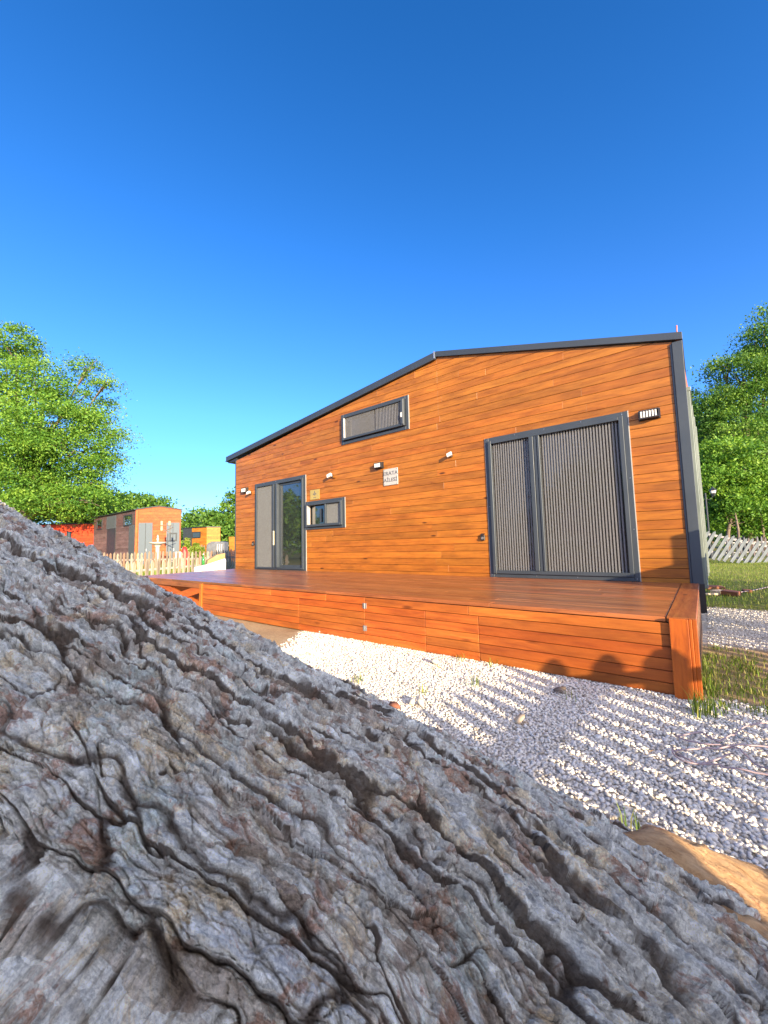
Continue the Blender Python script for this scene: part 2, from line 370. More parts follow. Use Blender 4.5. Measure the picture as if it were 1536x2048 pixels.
# larger loose stones
for (sx_, sy_, s_) in ((870, 1322, .05), (825, 1402, .045), (842, 1405, .04), (640, 1262, .03)):
    P = onplane(sx_, sy_, 2, GZ+.02)
    v, f, rr = rocks(np.array([[0, 0, 0.]]), np.array([s_*.8])); o = mesh_np('stone', v, f, M['stone'], rnd=rr); o.location = P
    tag(o, {870: 'pale larger stone close to the hatch of the deck front', 825: 'pale stone lying in the gravel near the log, the left of two side by side', 842: 'tan stone lying in the gravel near the log, the right of two side by side', 640: 'small stone where the gravel meets the bare soil'}[sx_], 'stone', 'larger stones in the gravel')
def chunk(name, pxy, size, mat, label, cat, flat=.35):
    P = onplane(pxy[0], pxy[1], 2, GZ+.015); v, f, rr = rocks(np.array([[0, 0, 0.]]), np.array([size]), flat)
    o = mesh_np(name, v, f, mat, rnd=rr); o.location = P; tag(o, label, cat); return o
chunk('brick_fragment', (790, 1410), .035, M['terracotta'], 'orange brick fragment in the gravel just above the log bark', 'brick fragment')
chunk('bark_chip', (1118, 1378), .045, M['barkfar'], 'brown bark chip lying on gravel below the deck cladding', 'bark chip', .2)
chunk('wood_chip', (1040, 1437), .035, M['stick'], 'tan wood chip on the gravel in the picket shadows', 'wood chip', .2)

# dry leaves and twigs on the gravel
k = 130; lx = rng.uniform(2.2, 6.6, k); ly = rng.uniform(-4.4, -2.45, k); kk = gravel_mask(lx, ly) > .5; lx, ly = lx[kk], ly[kk]; k = len(lx)
dd_ = rng.normal(0, 1, (k, 3)); dd_[:, 2] *= .25; dd_ /= np.linalg.norm(dd_, axis=1)[:, None]; ss_ = np.cross(dd_, [0, 0, 1.]); ss_[:, 2] += rng.normal(0, .3, k); Lf = rng.uniform(.008, .026, k)[:, None]; wf_ = rng.choice([.10, .30], k)[:, None]
C_ = np.stack([lx, ly, ground_h(lx, ly)+.030], 1)
o = mesh_np('leaf_litter', np.stack([C_-dd_*Lf, C_+ss_*Lf*wf_, C_+dd_*Lf, C_-ss_*Lf*wf_], 1).reshape(-1, 3), np.arange(4*k).reshape(-1, 4), plain('dry_leaf', (.30, .19, .09), .9, 0, .5, 9.)); tag(o, 'scattered dry leaf bits and twigs on the white gravel', 'leaf litter', kind='stuff')
# ------------------------------------------------------------------ grass
def blades(P, L, name, lean=.5, w=.0026):
    n_ = len(P); az = rng.uniform(0, 6.28, n_); d = np.stack([np.cos(az), np.sin(az), np.zeros(n_)], 1); s = np.stack([-np.sin(az), np.cos(az), np.zeros(n_)], 1)*w
    k = rng.uniform(.1, lean, n_)[:, None]; L = L[:, None]; up = np.array([0, 0, 1.])
    a0 = P-s; a1 = P+s; m = P+up*L*.55+d*L*k*.25; b0 = m-s*.75; b1 = m+s*.75; t = P+up*L*(1-k*.4)+d*L*k; t0 = t-s*.12; t1 = t+s*.12
    v = np.stack([a0, a1, b1, b0, t1, t0], 1).reshape(-1, 3); b = np.arange(n_)[:, None]*6
    f = np.concatenate([b+[0, 1, 2, 3], b+[3, 2, 4, 5]], 1).reshape(-1, 4)
    o = mesh_np(name, v, f, M['grass'], rnd=np.repeat(rng.random(n_), 2)); return o
def tuft_pts(cx, cy, r, k): 
    return np.stack([rng.normal(cx, r, k), rng.normal(cy, r, k)], 1)
pts = []; Ls = []
for (x, y) in [(1400, 1340), (1420, 1380), (1400, 1400), (1440, 1410), (1480, 1400), (1500, 1420), (1450, 1300), (1470, 1320), (1490, 1335), (1425, 1350), (1410, 1310), (1520, 1350), (1420, 1295), (1445, 1312), (1530, 1410), (1408, 1385), (1500, 1310), (1470, 1380), (1402, 1415), (1415, 1408)]:
    p = onplane(x, y, 2, GZ); k = random.randint(20, 60); q = tuft_pts(p[0]+.03, p[1], .05, k); pts.append(q); Ls.append(rng.uniform(.02, .06, k))
for (x, y) in [(1395, 1425), (1400, 1370), (1393, 1335)]:
    p = onplane(x, y, 2, GZ); k = 60; q = tuft_pts(p[0]+.02, p[1], .03, k); pts.append(q); Ls.append(rng.uniform(.08, .17, k))
for (x, y, k) in [(965, 1318, 30), (925, 1320, 14), (985, 1330, 12), (715, 1362, 18), (950, 1370, 16), (850, 1385, 10), (1260, 1650, 14), (1140, 1395, 6)]:
    p = onplane(x, y, 2, GZ); q = tuft_pts(p[0], p[1], .03, k); pts.append(q); Ls.append(rng.uniform(.04, .10, k))
q = np.stack([rng.uniform(5.4, 6.9, 5200), rng.uniform(-2.4, -.7, 5200)], 1); q = q[fbm(q[:, 0]*1.1+40, q[:, 1]*1.1) > .56]; pts.append(q); Ls.append(rng.uniform(.015, .045, len(q)))
q = np.stack([rng.uniform(5.3, 9.5, 36000), rng.uniform(1.6, 16, 36000)], 1); pts.append(q); Ls.append(rng.uniform(.02, .07, len(q)))
pts = np.concatenate(pts); Ls = np.concatenate(Ls)
P3 = np.column_stack([pts, ground_h(pts[:, 0], pts[:, 1])])
o = blades(P3, Ls, 'grass'); tag(o, 'short green grass tufts on the soil around the deck corner and behind', 'grass', kind='stuff')
q = np.array([at(rng.uniform(190, 470), rng.uniform(10.5, 24)) for _ in range(9000)]); q[:, 2] = GZ
o = blades(q, rng.uniform(.08, .5, len(q)), 'tall_grass', .7, .006); tag(o, 'tall dry grass and weeds growing between the picket fences', 'tall grass', kind='stuff')

# ------------------------------------------------------------------ main house
house = empty('tiny_house', (0, 0, 0), 'large orange stained wooden tiny house with dark grey trim behind the deck', 'house')
XL, XR = -3.6, 5.33
def roof_z(x):  # fascia underside
    return 2.70+(x+3.6)*(3.455-2.70)/(2.29+3.6) if x < 2.29 else 3.50+(x-2.29)*(2.69-3.50)/(5.33-2.29)
def clip(poly, a, b, c):  # keep a*x+b*z<=c
    out = []
    for i in range(len(poly)):
        p, q = poly[i], poly[(i+1) % len(poly)]; fp = a*p[0]+b*p[1]-c; fq = a*q[0]+b*q[1]-c
        if fp <= 0: out.append(p)
        if (fp < 0) != (fq < 0) and abs(fp-fq) > 1e-12:
            t = fp/(fp-fq); out.append((p[0]+(q[0]-p[0])*t, p[1]+(q[1]-p[1])*t))
    return out
OPEN = [(-2.70, -1.00, -.2, 1.94), (-.86, .13, .90, 1.36), (.20, 1.65, 2.49, 2.96), (3.12, 4.80, -.2, 1.94)]
PITCHB = .1075
mb = MB(); z = -.06
sL = (3.455-2.70)/(2.29+3.6); sR = (2.69-3.50)/(5.33-2.29)
row = 0
while z < 3.5:
    z0, z1 = z+.0022, z+PITCHB-.0022
    xs = [XL]; x = XL+random.uniform(.6, 3.6)
    while x < XR-.3: xs.append(x); x += random.choice([2.4, 3.0, 3.6, 4.0])*random.uniform(.8, 1.1)
    xs.append(XR)
    for a, b in zip(xs[:-1], xs[1:]):
        r_ = random.random(); rects = [(a+.0003, b-.0003, z0, z1)]
        for (ox0, ox1, oz0, oz1) in OPEN:
            nr = []
            for (p0, p1, q0, q1) in rects:
                if p1 <= ox0 or p0 >= ox1 or q1 <= oz0 or q0 >= oz1: nr.append((p0, p1, q0, q1)); continue
                if p0 < ox0: nr.append((p0, ox0, q0, q1))
                if p1 > ox1: nr.append((ox1, p1, q0, q1))
                c0, c1 = max(p0, ox0), min(p1, ox1)
                if q0 < oz0: nr.append((c0, c1, q0, oz0))
                if q1 > oz1: nr.append((c0, c1, oz1, q1))
            rects = nr
        for (p0, p1, q0, q1) in rects:
            pl = [(p0, q0), (p1, q0), (p1, q1), (p0, q1)]
            for part in ((0, 1) if q1 > 2.55 and p0 < 2.29 < p1 else ((0,) if p1 <= 2.29 else (1,)) if q1 > 2.55 else (2,)):
                pp = pl if part == 2 else clip(pl, 1, 0, 2.29) if part == 0 else clip(pl, -1, 0, -2.29)
                if len(pp) < 3: continue
                pp = pp if part == 2 else clip(pp, -sL, 1, 2.70+3.6*sL) if part == 0 else clip(pp, -sR, 1, 3.50-2.29*sR)
                if len(pp) < 3: continue
                ar = abs(sum(pp[i][0]*pp[(i+1) % len(pp)][1]-pp[(i+1) % len(pp)][0]*pp[i][1] for i in range(len(pp))))
                if ar < 1e-4: continue
                dy = random.uniform(-.0012, .0012); mb.prism(pp, 1, dy, .018, r_)
    z += PITCHB; row += 1
mb.build('front_cladding', M['clad'], house, bevel=.0018)
# backing wall with openings (pieces butt round the openings)
mb = MB(); xs = sorted({XL, XR, 2.29, *[o_[0] for o_ in OPEN], *[o_[1] for o_ in OPEN]})
for a, b in zip(xs[:-1], xs[1:]):
    segs = [(-.3, None)]
    op = [o_ for o_ in OPEN if o_[0] <= a and o_[1] >= b]
    top = lambda x: roof_z(x+(1e-6 if x == a else -1e-6))-.004
    if op: 
        q0, q1 = op[0][2], op[0][3]
        mb.prism([(a, -.3), (b, -.3), (b, q0), (a, q0)], 1, .019, .10, .5); mb.prism([(a, q1), (b, q1), (b, top(b)), (a, top(a))], 1, .019, .10, .5)
    else: mb.prism([(a, -.3), (b, -.3), (b, top(b)), (a, top(a))], 1, .019, .10, .5)
mb.build('wall_core', M['backing'], house)
# dark interior box
mb = MB(); mb.box(XL+.05, XR-.05, 2.2, 2.25, -.3, 2.6); mb.box(XL+.05, XR-.05, .11, 2.2, -.33, -.3); mb.box(XL, XL+.05, .11, 2.2, -.3, 2.65); mb.box(XR-.05, XR, .11, 2.2, -.3, 2.65)
mb.build('interior_wall', plain('interior_panelling', (.20, .16, .12), .7), house)
# roof with fascia
mb = MB()
mb.prism([(-4.02, 2.735), (2.29, 3.455), (2.29, 3.575), (-4.02, 2.858)], 1, -.045, .02)
mb.prism([(-4.02, 2.82), (2.29, 3.53), (2.29, 3.575), (-4.02, 2.858)], 1, .022, 2.7)
mb.prism([(2.293, 3.495), (5.43, 2.675), (5.43, 2.76), (2.293, 3.585)], 1, -.035, .02)
mb.prism([(2.293, 3.54), (5.43, 2.72), (5.43, 2.757), (2.293, 3.58)], 1, .022, 2.6)
roof = mb.build('roof', M['metal2'], house, bevel=.003)
MB().box(2.262, 2.288, -.05, -.046, 3.47, 3.585).build('ridge_joint', M['steel'], roof)
MB().box(-4.03, -3.99, -.052, .3, 2.73, 2.75).prism([(-3.99, 2.70), (-3.60, 2.70), (-3.60, 2.78), (-3.99, 2.735)], 1, .0, 2.6).build('eave_soffit', M['black'], roof)
for sx in (-.02, .62, ): pass
mb = MB(); mb.box(5.331, 5.425, -.022, .05, -.30, 2.672); mb.box(5.31, 5.331, -.010, .01, -.05, 2.66)
mb.build('corner_trim', M['metal'], house, bevel=.003)
mb = MB()
for z_ in np.arange(.15, 2.7, .31): mb.lathe((0, 0, 0), [(.004, 0), (.004, .002)], 8)
MB().box(XL-.03, XL, -.01, 2.3, -.3, 2.70).build('corner_strip', M['metal'], house)
MB().box(5.343, 5.43, -.028, .06, -.30, -.001).box(5.3, 5.41, .07, 2.3, -.32, -.2).build('base_rail', M['black'], house)
# side wall, skewed a touch
def sk(y): return 5.405+.022*y
mb = MB()
for k in range(5):
    z0 = 2.16+k*.107; mb.obox((5.36, .06, z0), (0.04, 0, 0), (.022*2.4, 2.4, 0), (0, 0, .103))
mb.build('side_cladding', M['cladY'], house)
mb = MB(); mb.obox((5.30, .051, -.2), (.085, 0, 0), (.05, 2.35, 0), (0, 0, 2.35)); mb.build('side_wall_core', M['backing'], house)
wf = MB()
for (y0, y1) in ((.10, .16), (.72, .78), (1.34, 1.40), (1.96, 2.02)): wf.box(sk(y0)-.02, sk(y0)+.045, y0, y1, -.02, 2.12)
wf.box(5.39, 5.462, .10, 2.02, 2.121, 2.17); wf.box(5.39, 5.46, .10, 2.02, -.06, -.021)
sw = wf.build('side_window', M['palegreen'], house, bevel=.004)
mb = MB(); mb.obox((5.392, .16, -.02), (.012, 0, 0), (.04, 1.8, 0), (0, 0, 2.14)); mb.build('pane', M['glass'], sw)
mb = MB()
for k in range(16): mb.obox((5.41+.0022*k, .19+k*.11, 0.02), (.018, 0, 0), (0.0, .02, 0), (0, 0, 2.05))
mb.build('shutter_slats', plain('pinkish_slats', (.26, .14, .11), .6), sw)
mb = MB(); mb.tube([(5.385, .0, 2.76), (5.388, .0, 2.86)], .008, 8); mb.build('corner_rod', plain('reddish_rod', (.45, .16, .14), .6), house)

# ---- window and door units
def frame_rect(mb, x0, x1, z0, z1, w, y0, y1, wt=None, wb=None):
    wt = w if wt is None else wt; wb = w if wb is None else wb
    mb.box(x0, x0+w, y0, y1, z0, z1); mb.box(x1-w, x1, y0, y1, z0, z1)
    mb.box(x0+w, x1-w, y0, y1, z1-wt, z1); mb.box(x0+w, x1-w, y0, y1, z0, z0+wb)
    return mb
def pleated(x0, x1, z0, z1, y, pitch, amp, name, parent):
    """folded mesh with a denser band along every outer fold"""
    k = int(round((x1-x0)/pitch)); xs = np.linspace(x0, x1, 2*k+1); V = []; Fc = []
    for i, x in enumerate(xs):
        yy = y+(amp if i % 2 else 0); V += [(x, yy, z0), (x, yy, z1)]
    for i in range(len(xs)-1): Fc.append((2*i, 2*i+2, 2*i+3, 2*i+1))
    o = mesh_np(name, V, Fc, M['pleat'], parent)
    mb = MB(); p = (x1-x0)/k
    for i in range(1, k): mb.box(x0+i*p-p*.25, x0+i*p+p*.25, y-.004, y-.002, z0, z1, .5)
    mb.build('fold_bands', M['cord'], o); return o
def screws(pts, parent, y, r=.005):
    for (x, z) in pts: MB().tube([(x, y, z), (x, y-.003, z)], r, 8).build('screw', M['steel'], parent)
# big sliding window
w = frame_rect(MB(), 3.06, 4.86, .0, 2.0, .055, -.016, .018)
frame_rect(w, 3.113, 4.807, .053, 1.947, .045, -.042, .03)
w.box(3.70, 3.755, -.052, .02, .098, 1.90); w.box(3.76, 3.80, -.038, .02, .098, 1.90); w.box(3.805, 3.835, -.046, .02, .098, 1.90)
bw = w.build('sliding_window', M['metal'], house, bevel=.003); tag(bw)
B(3.052, 3.06, -.008, .006, 0, 2.004).build('sealant_edge', M['seal'], bw); B(4.86, 4.866, -.010, .006, 0, 2.004).build('sealant_edge', M['seal'], bw)
B(3.158, 4.762, .055, .061, .09, 1.91).build('pane', M['glass'], bw)
pleated(3.158, 3.70, .098, 1.902, .000, .033, .026, 'pleated_screen', bw)
pleated(3.836, 4.762, .098, 1.902, .000, .0345, .028, 'pleated_screen', bw)
screws([(3.09, 1.97), (3.5, 1.975), (3.9, 1.975), (4.35, 1.975), (4.8, 1.97), (4.835, 1.2), (4.835, .6), (4.83, .03), (3.08, .03), (3.09, 1.0), (4.2, .03), (3.7, .03)], bw, -.016)
# loft window
w = frame_rect(MB(), .13, 1.72, 2.43, 3.02, .06, -.014, .018)
frame_rect(w, .185, 1.65, 2.50, 2.965, .05, -.060, .03, .035, .04)
w.box(1.60, 1.645, -.075, -.061, 2.52, 2.95)
lw = w.build('loft_window', M['metal'], house, bevel=.003)
MB().box(1.72, 1.727, -.008, .006, 2.43, 3.02).build('sealant_edge', M['seal'], lw)
B(.238, .25, -.062, -.02, 2.545, 2.925).build('pale_strip', M['white'], lw); B(1.60, 1.625, -.085, -.0755, 2.64, 2.72).build('latch', M['white'], lw)
B(.235, 1.60, .045, .051, 2.53, 2.94).build('pane', M['glass'], lw)
pleated(.25, 1.0, 2.54, 2.93, -.035, .022, .012, 'pleated_screen', lw); pleated(1.0, 1.60, 2.54, 2.93, -.035, .034, .02, 'pleated_screen', lw)
# kitchen window
w = frame_rect(MB(), -.93, .19, .84, 1.42, .06, -.016, .018)
frame_rect(w, -.90, .135, .895, 1.365, .045, -.06, .03, .035, .045)
w.box(-.34, -.295, -.055, .02, .94, 1.33)
kw = w.build('kitchen_window', M['metal'], house, bevel=.003)
MB().box(.19, .197, -.008, .006, .84, 1.42).build('sealant_edge', M['seal'], kw)
B(-.852, -.34, .05, .056, .94, 1.33).build('pane', M['glass'], kw)
B(-.294, .088, -.02, -.017, .94, 1.33).build('insect_screen', M['flatmesh'], kw)
B(-.852, -.835, -.058, .02, .94, 1.33).build('pale_reveal', M['seal'], kw); B(-.56, -.50, .03, .045, .98, 1.25).build('inner_post', M['metal'], kw)
# door
w = frame_rect(MB(), -2.76, -.94, .0, 2.0, .06, -.016, .018, .06, .03)
frame_rect(w, -2.70, -1.00, .03, 1.94, .045, -.045, .03, .03, .03)
w.box(-2.02, -1.965, -.06, .02, .061, 1.909); w.box(-1.90, -1.84, -.072, .02, .061, 1.909)
dr = w.build('sliding_door', M['metal'], house, bevel=.003)
B(-.94, -.932, -.008, .006, 0, 2.0).build('sealant_edge', M['seal'], dr); B(-2.768, -2.76, -.008, .006, 0, 2.0).build('sealant_edge', M['seal'], dr)
B(-2.654, -2.021, -.014, -.011, .061, 1.91).build('insect_screen', M['flatmesh'], dr)
g_ = frame_rect(MB(), -1.838, -1.046, .061, 1.909, .05, .0, .035, .05, .05).build('glazed_leaf', M['metal'], dr)
B(-1.788, -1.096, .014, .02, .11, 1.86).build('pane', M['glass'], g_)
B(-2.654, -2.021, .045, .05, .061, 1.91).build('pane', M['glass'], dr)
MB().box(-1.96, -1.945, -.085, -.06, .55, .86).build('door_handle', plain('cream_handle', (.6, .55, .35), .5), dr)
screws([(-1.95, 1.975), (-2.4, 1.975)], dr, -.016, .008)

# ---- things screwed to the wall
def lamp(x, z, wd, ht, label, k):
    t = empty('wall_lamp', (x, 0, z), label, 'wall lamp', 'louvred lamps on the front wall')
    MB().box(-wd/2-.01, wd/2+.01, -.02, -.001, -ht/2-.008, ht/2+.008).box(-wd/2, wd/2, -.075, -.0205, ht/2-.012, ht/2).box(-wd/2, wd/2, -.075, -.0205, -ht/2, -ht/2+.012)\
        .box(-wd/2, -wd/2+.008, -.075, -.0205, -ht/2+.0125, ht/2-.0125).box(wd/2-.008, wd/2, -.075, -.0205, -ht/2+.0125, ht/2-.0125).build('housing', M['black'], t)
    mb = MB()
    for i in range(k):
        a = -wd/2+.012+i*(wd-.024)/k; mb.box(a, a+(wd-.024)/k*.62, -.072, -.021, -ht/2+.013, ht/2-.013)
    mb.build('louvre', M['white'], t, bevel=.002)
lamp(5.07, 1.905, .19, .10, 'black louvred wall lamp to the right of the big sliding window', 6)
lamp(1.06, 1.895, .16, .095, 'black louvred wall lamp just above the white name sign', 5)
lamp(-3.16, 1.90, .20, .11, 'black louvred wall lamp at the far left end of the front wall', 4)
def spot(x, z, label, s=1.):
    t = empty('floodlight', (x, 0, z), label, 'floodlight', 'small adjustable lights on the front wall')
    MB().box(-.028*s, .028*s, -.03*s, -.001, -.028*s, .028*s).build('base', M['black'], t, bevel=.003)
    h = MB().obox((-.02*s, -.10*s, -.04*s), (.075*s, .02*s, .03*s), (-.02*s, .055*s, 0), (-.01*s, .0, .055*s)).build('head', M['white'], t, bevel=.004)
    MB().tube([(.0, -.03*s, .0), (.015*s, -.06*s, -.005)], .008*s, 8).build('swivel', M['steel'], t)
spot(2.49, 1.85, 'small white adjustable light between the name sign and big window')
spot(-.16, 1.865, 'small bright light above the kitchen window, sun glinting on it', 1.15)
spot(-2.95, 1.81, 'small white adjustable light at the far left beside the louvred lamp', 1.1)
def sock(x, z, label):
    t = empty('wall_socket', (x, 0, z), label, 'wall socket', 'sockets on the front wall')
    MB().box(-.03, .03, -.03, -.001, -.045, .03).build('casing', M['black'], t, bevel=.004)
    MB().tube([(0, -.03, -.01), (0, -.045, -.012)], .018, 12).build('socket_face', M['steel'], t)
    MB().obox((-.03, -.034, .032), (.055, 0, 0), (0, .03, .02), (0, .004, .006)).build('flap', M['black'], t)
sock(2.965, .565, 'small dark outdoor socket at the left edge of the big window')
sock(-2.82, .60, 'small outdoor socket at the left edge of the glazed door')
def text(s_, size, loc, mat, parent, ext=.001, sx=1):
    c = bpy.data.curves.new('lettering', 'FONT'); c.body = s_; c.size = size; c.extrude = ext; c.align_x = 'CENTER'; c.align_y = 'CENTER'; c.offset = size*.006
    o = bpy.data.objects.new('lettering', c); col.objects.link(o)
    bpy.context.view_layer.update(); dg = bpy.context.evaluated_depsgraph_get()
    me = bpy.data.meshes.new_from_object(o.evaluated_get(dg)); bpy.data.objects.remove(o)
    me.materials.clear(); me.materials.append(mat)
    o = bpy.data.objects.new('lettering', me); col.objects.link(o); o.parent = parent; o.location = loc; o.rotation_euler = (R(90), 0, 0); o.scale = (sx, 1, 1)
    return o
t = empty('name_sign', (1.305, 0, 1.665), 'white square name sign with grey capitals, right of the middle lamp', 'sign')
B(-.155, .155, -.016, -.002, -.145, .145).build('plate', M['signwhite'], t, bevel=.003)
def letters(s_, size, z, parent, y=-.0175, mat='ink'):
    # slab serif capitals: stroke text widened with serifs
    o = text(s_, size, (0, y, z), M[mat], parent, .0012, 1.12); return o
letters('ERATA', .094, .060, t); letters('A\u0130LES\u0130', .090, -.055, t)
mb = MB()
for x, z in ((-.135, .125), (.135, .125), (-.135, -.125), (.135, -.125)): MB().tube([(x, -.0165, z), (x, -.019, z)], .006, 10).build('screw', M['ink'], t)
t = empty('plaque', (-.66, 0, 1.55), 'small square brass plaque above the kitchen window', 'plaque')
B(-.14, .14, -.008, -.002, -.10, .10).build('plate', M['gold'], t)
mb = MB(); mb.prism([(-.02, .035), (0, .075), (.02, .035)], 1, -.0105, -.0085); mb.box(-.05, .05, -.0105, -.0085, .0, .022); mb.box(-.02, .02, -.0105, -.0085, -.02, -.012); mb.box(-.04, .04, -.0105, -.0085, -.065, -.055)
mb.build('engraving', M['ink'], t)

# ------------------------------------------------------------------ deck
deck = empty('deck', (0, 0, GZ), 'low red brown wooden deck running along the front of the house', 'deck')
def dparent(o): o.parent = deck; o.location = (0, 0, -GZ); return o
DY = -2.376
mb = MB(); pw = .118; y = -.012
rowy = []
while y-pw > DY+.01: rowy.append((y-pw+.003, y-.003)); y -= pw
rowy.append((DY+.001, y-.002))
for (y0, y1) in rowy:
    # left end follows a slightly oblique edge
    xl = -3.62+(-y0)*.16; xs = [xl]; x = xl+random.uniform(.8, 2.5)
    while x < 4.9: xs.append(x); x += random.uniform(1.6, 3.2)
    xs.append(5.235)
    for a, b in zip(xs[:-1], xs[1:]): mb.box(a+.0015, b-.0015, y0, y1, -.030+random.uniform(-.0006, .0006), .0+random.uniform(-.0012, .0012))
dparent(mb.build('deck_planks', M['decktop'], bevel=.002))
dparent(MB().box(5.238, 5.385, DY-.004, -.03, -.03, .003).build('end_board', M['decktopY'], bevel=.003))
mb = MB(); hb = .0725
joints = [1.74, 2.76, 3.475, 3.985]
HB = [-.033-hb*i for i in range(7)]
for i in range(6):
    z1 = HB[i]-.002; z0 = HB[i+1]+.002
    if i == 5: z0 = -.462
    js = [-.52] + ([1.2, 2.2, 2.76, 3.9] if i == 0 else joints) + [5.255]
    for a, b in zip(js[:-1], js[1:]): mb.box(a+.002, b-.002, DY-.012+random.uniform(-.001, .001), DY+.006, z0, z1)
dparent(mb.build('deck_cladding', M['deckfront'], bevel=.0022))
dparent(MB().box(-.5, 5.25, DY+.012, DY+.04, -.44, -.036).build('frame_core', M['backing']))
dparent(MB().box(5.250, 5.345, DY-.036, DY-.0135, -.475, -.001).build('corner_post', M['postZ'], bevel=.003))
dparent(MB().box(5.3455, 5.362, DY-.030, DY+.01, -.475, -.001).box(5.3625, 5.385, DY-.024, DY+.03, -.475, -.001).build('corner_post', M['postZ'], bevel=.003))
dparent(MB().box(5.29, 5.335, DY+.02, DY+.065, -.56, -.44).build('foot', M['postZ']))
mb = MB()
for i in range(6): mb.box(5.363, 5.379, DY+.032, -.06, HB[i+1]+.002, HB[i]-.002)
dparent(mb.build('end_cladding', M['sidewood'], bevel=.002))
mb = MB(); mb.box(-.60, -.52, DY-.022, DY+.03, -.45, -.031); dparent(mb.build('corner_post', M['postZ'], bevel=.003))
mb = MB(); mb.obox((-1.75, DY+.02, -.42), (1.12, 0, .25), (0, .03, 0), (-.02, 0, .12)); mb.obox((-2.35, DY+.05, -.12), (1.6, 0, -.30), (0, .03, 0), (0, 0, .10))
dparent(mb.build('stair_stringer', M['deckfront'], bevel=.002))
mb = MB(); mb.box(-1.6, -.61, DY+.3, DY+.33, -.44, -.035); mb.box(-3.1, -1.6, DY+.5, DY+.53, -.44, -.035); dparent(mb.build('inner_cladding', M['deckfront']))
dparent(MB().box(-3.25, -.61, DY-.001, DY+.035, -.105, -.032).build('rim_board', M['decktop'], bevel=.002))
mb = MB(); mb.obox((-3.22, DY+.04, -.44), (.03, 0, 0), (-.36, 2.2, 0), (0, 0, .40)); dparent(mb.build('end_cladding', M['deckfront']))
def hinge(z):
    mb = MB(); mb.box(2.735, 2.785, DY-.016, DY-.0125, z-.026, z+.026); mb.tube([(2.76, DY-.018, z-.028), (2.76, DY-.018, z+.028)], .005, 8)
    dparent(mb.build('hinge', M['steel'], bevel=.001))
hinge(-.115); hinge(-.335)

# ------------------------------------------------------------------ the big log
Rl, gl = .36, .40
def cr(x, y): return CR*(x-768)/F - CU*(y-1024)/F + CF
la, lb = cr(0, 990), cr(1240, 1630)
ln = np.cross(la, lb); ln /= np.linalg.norm(ln); ln *= np.sign(ln@CU)
ld = -cr(-2500, -300); ld -= ln*(ld@ln); ld /= np.linalg.norm(ld)
le = np.cross(ln, ld); le *= np.sign(le@CF)
Dt = math.sqrt((Rl+gl)**2-Rl*Rl)
LA = CAM+le*Dt-ln*(Rl+.019)
s_rim = float((lb*(Dt/(lb@le)))@ld)
def worley(x, y, seed, jit=.85):
    """returns f1,f2,cell id random, tilt vector dot offset"""
    xi = np.floor(x).astype(int); yi = np.floor(y).astype(int); f1 = np.full(x.shape, 9.); f2 = f1.copy(); idr = np.zeros(x.shape); ox = np.zeros(x.shape); oy = np.zeros(x.shape)
    L1 = np.random.default_rng(seed).random((128, 128, 3))
    for i in (-1, 0, 1):
        for j in (-1, 0, 1):
            c = L1[(xi+i) % 128, (yi+j) % 128]; cx = xi+i+.5+(c[..., 0]-.5)*jit; cy = yi+j+.5+(c[..., 1]-.5)*jit
            dx = x-cx; dy = y-cy; d = np.sqrt(dx*dx+dy*dy); m = d < f1
            f2 = np.where(m, f1, np.minimum(f2, d)); f1 = np.where(m, d, f1); idr = np.where(m, c[..., 2], idr); ox = np.where(m, dx, ox); oy = np.where(m, dy, oy)
    return f1, f2, idr, ox, oy
sv = np.concatenate([np.linspace(-2.9, -1.35, 60, endpoint=False), np.linspace(-1.35, s_rim+.36, 1500)])
tv = np.concatenate([np.linspace(-42, 62, 1150, endpoint=False), np.linspace(62, 318, 90, endpoint=False)])*math.pi/180
S, T0 = np.meshgrid(sv, tv, indexing='ij')
shear = .03*S+.40*np.clip(S-.02, 0, 9)**1.3          # the grain fans out near the butt; mesh rows follow it
T = T0+shear/Rl; A_ = T*Rl; Tn = (T+math.pi) % (2*math.pi)-math.pi
# grain fans out near the butt
w1 = (fbm(S*4.2+A_*2.7+3, A_*4.2-S*2.7, 4)-.5); w2 = (fbm(S*4.1-A_*2.9+50, A_*4.1+S*2.9+20, 4)-.5); w3 = (fbm(S*14+A_*9+5, A_*20-S*8, 3)-.5); w4 = (fbm(S*25+A_*17+9, A_*25-S*17+70, 3)-.5)
Aw = A_-shear
U = S*6.2+w1*1.2+w3*.4+w4*.3; Wd = Aw*34+w2*.9+w3*.6+w4*.4
f1, f2, idr, ox, oy = worley(U, Wd, 11); edge = f2-f1
U2 = S*17+w1*1.6+w4*1.0+9; W2 = Aw*75+w2*1.6+w3*1.9+w4*.7
g1, g2, idr2, ox2, oy2 = worley(U2, W2, 12); edge2 = g2-g1
U3 = S*48+w3*3.0+31; W3 = Aw*150+w4*4+w3*3
h1, h2, idr3, ox3, oy3 = worley(U3, W3, 13); edge3 = h2-h1
rid = fbm(U*.45+4, Wd*.55, 4)
cw = .04+.12*smooth(rid, .46, .68)
plate = smooth(edge+.09*w3+.07*w4, .0, cw)
flake = smooth(edge2+.18*w4, .0, .08)
base_h = .010*(idr-.5)+.008*oy*(.3+idr)+.010*(rid-.5)
base_h += (.0065*(idr2-.5)+.006*oy2*(.3+idr2)+.002*ox2)+.010*(fbm(S*24+Aw*20+3, Aw*58-S*12+8, 4, .6)-.5)
tq = base_h/.0038; fr = tq-np.floor(tq)
terr = .0038*(np.floor(tq)+smooth(fr, .22, .78))     # thin scales lying on one another
hgt = (.25*base_h+.75*terr)-.0075*(1-plate)*(.2+.9*rid)-.0016*(1-flake)*plate
hgt += .0026*(idr3-.5)+.0014*oy3-.0007*(1-smooth(edge3, 0, .12))
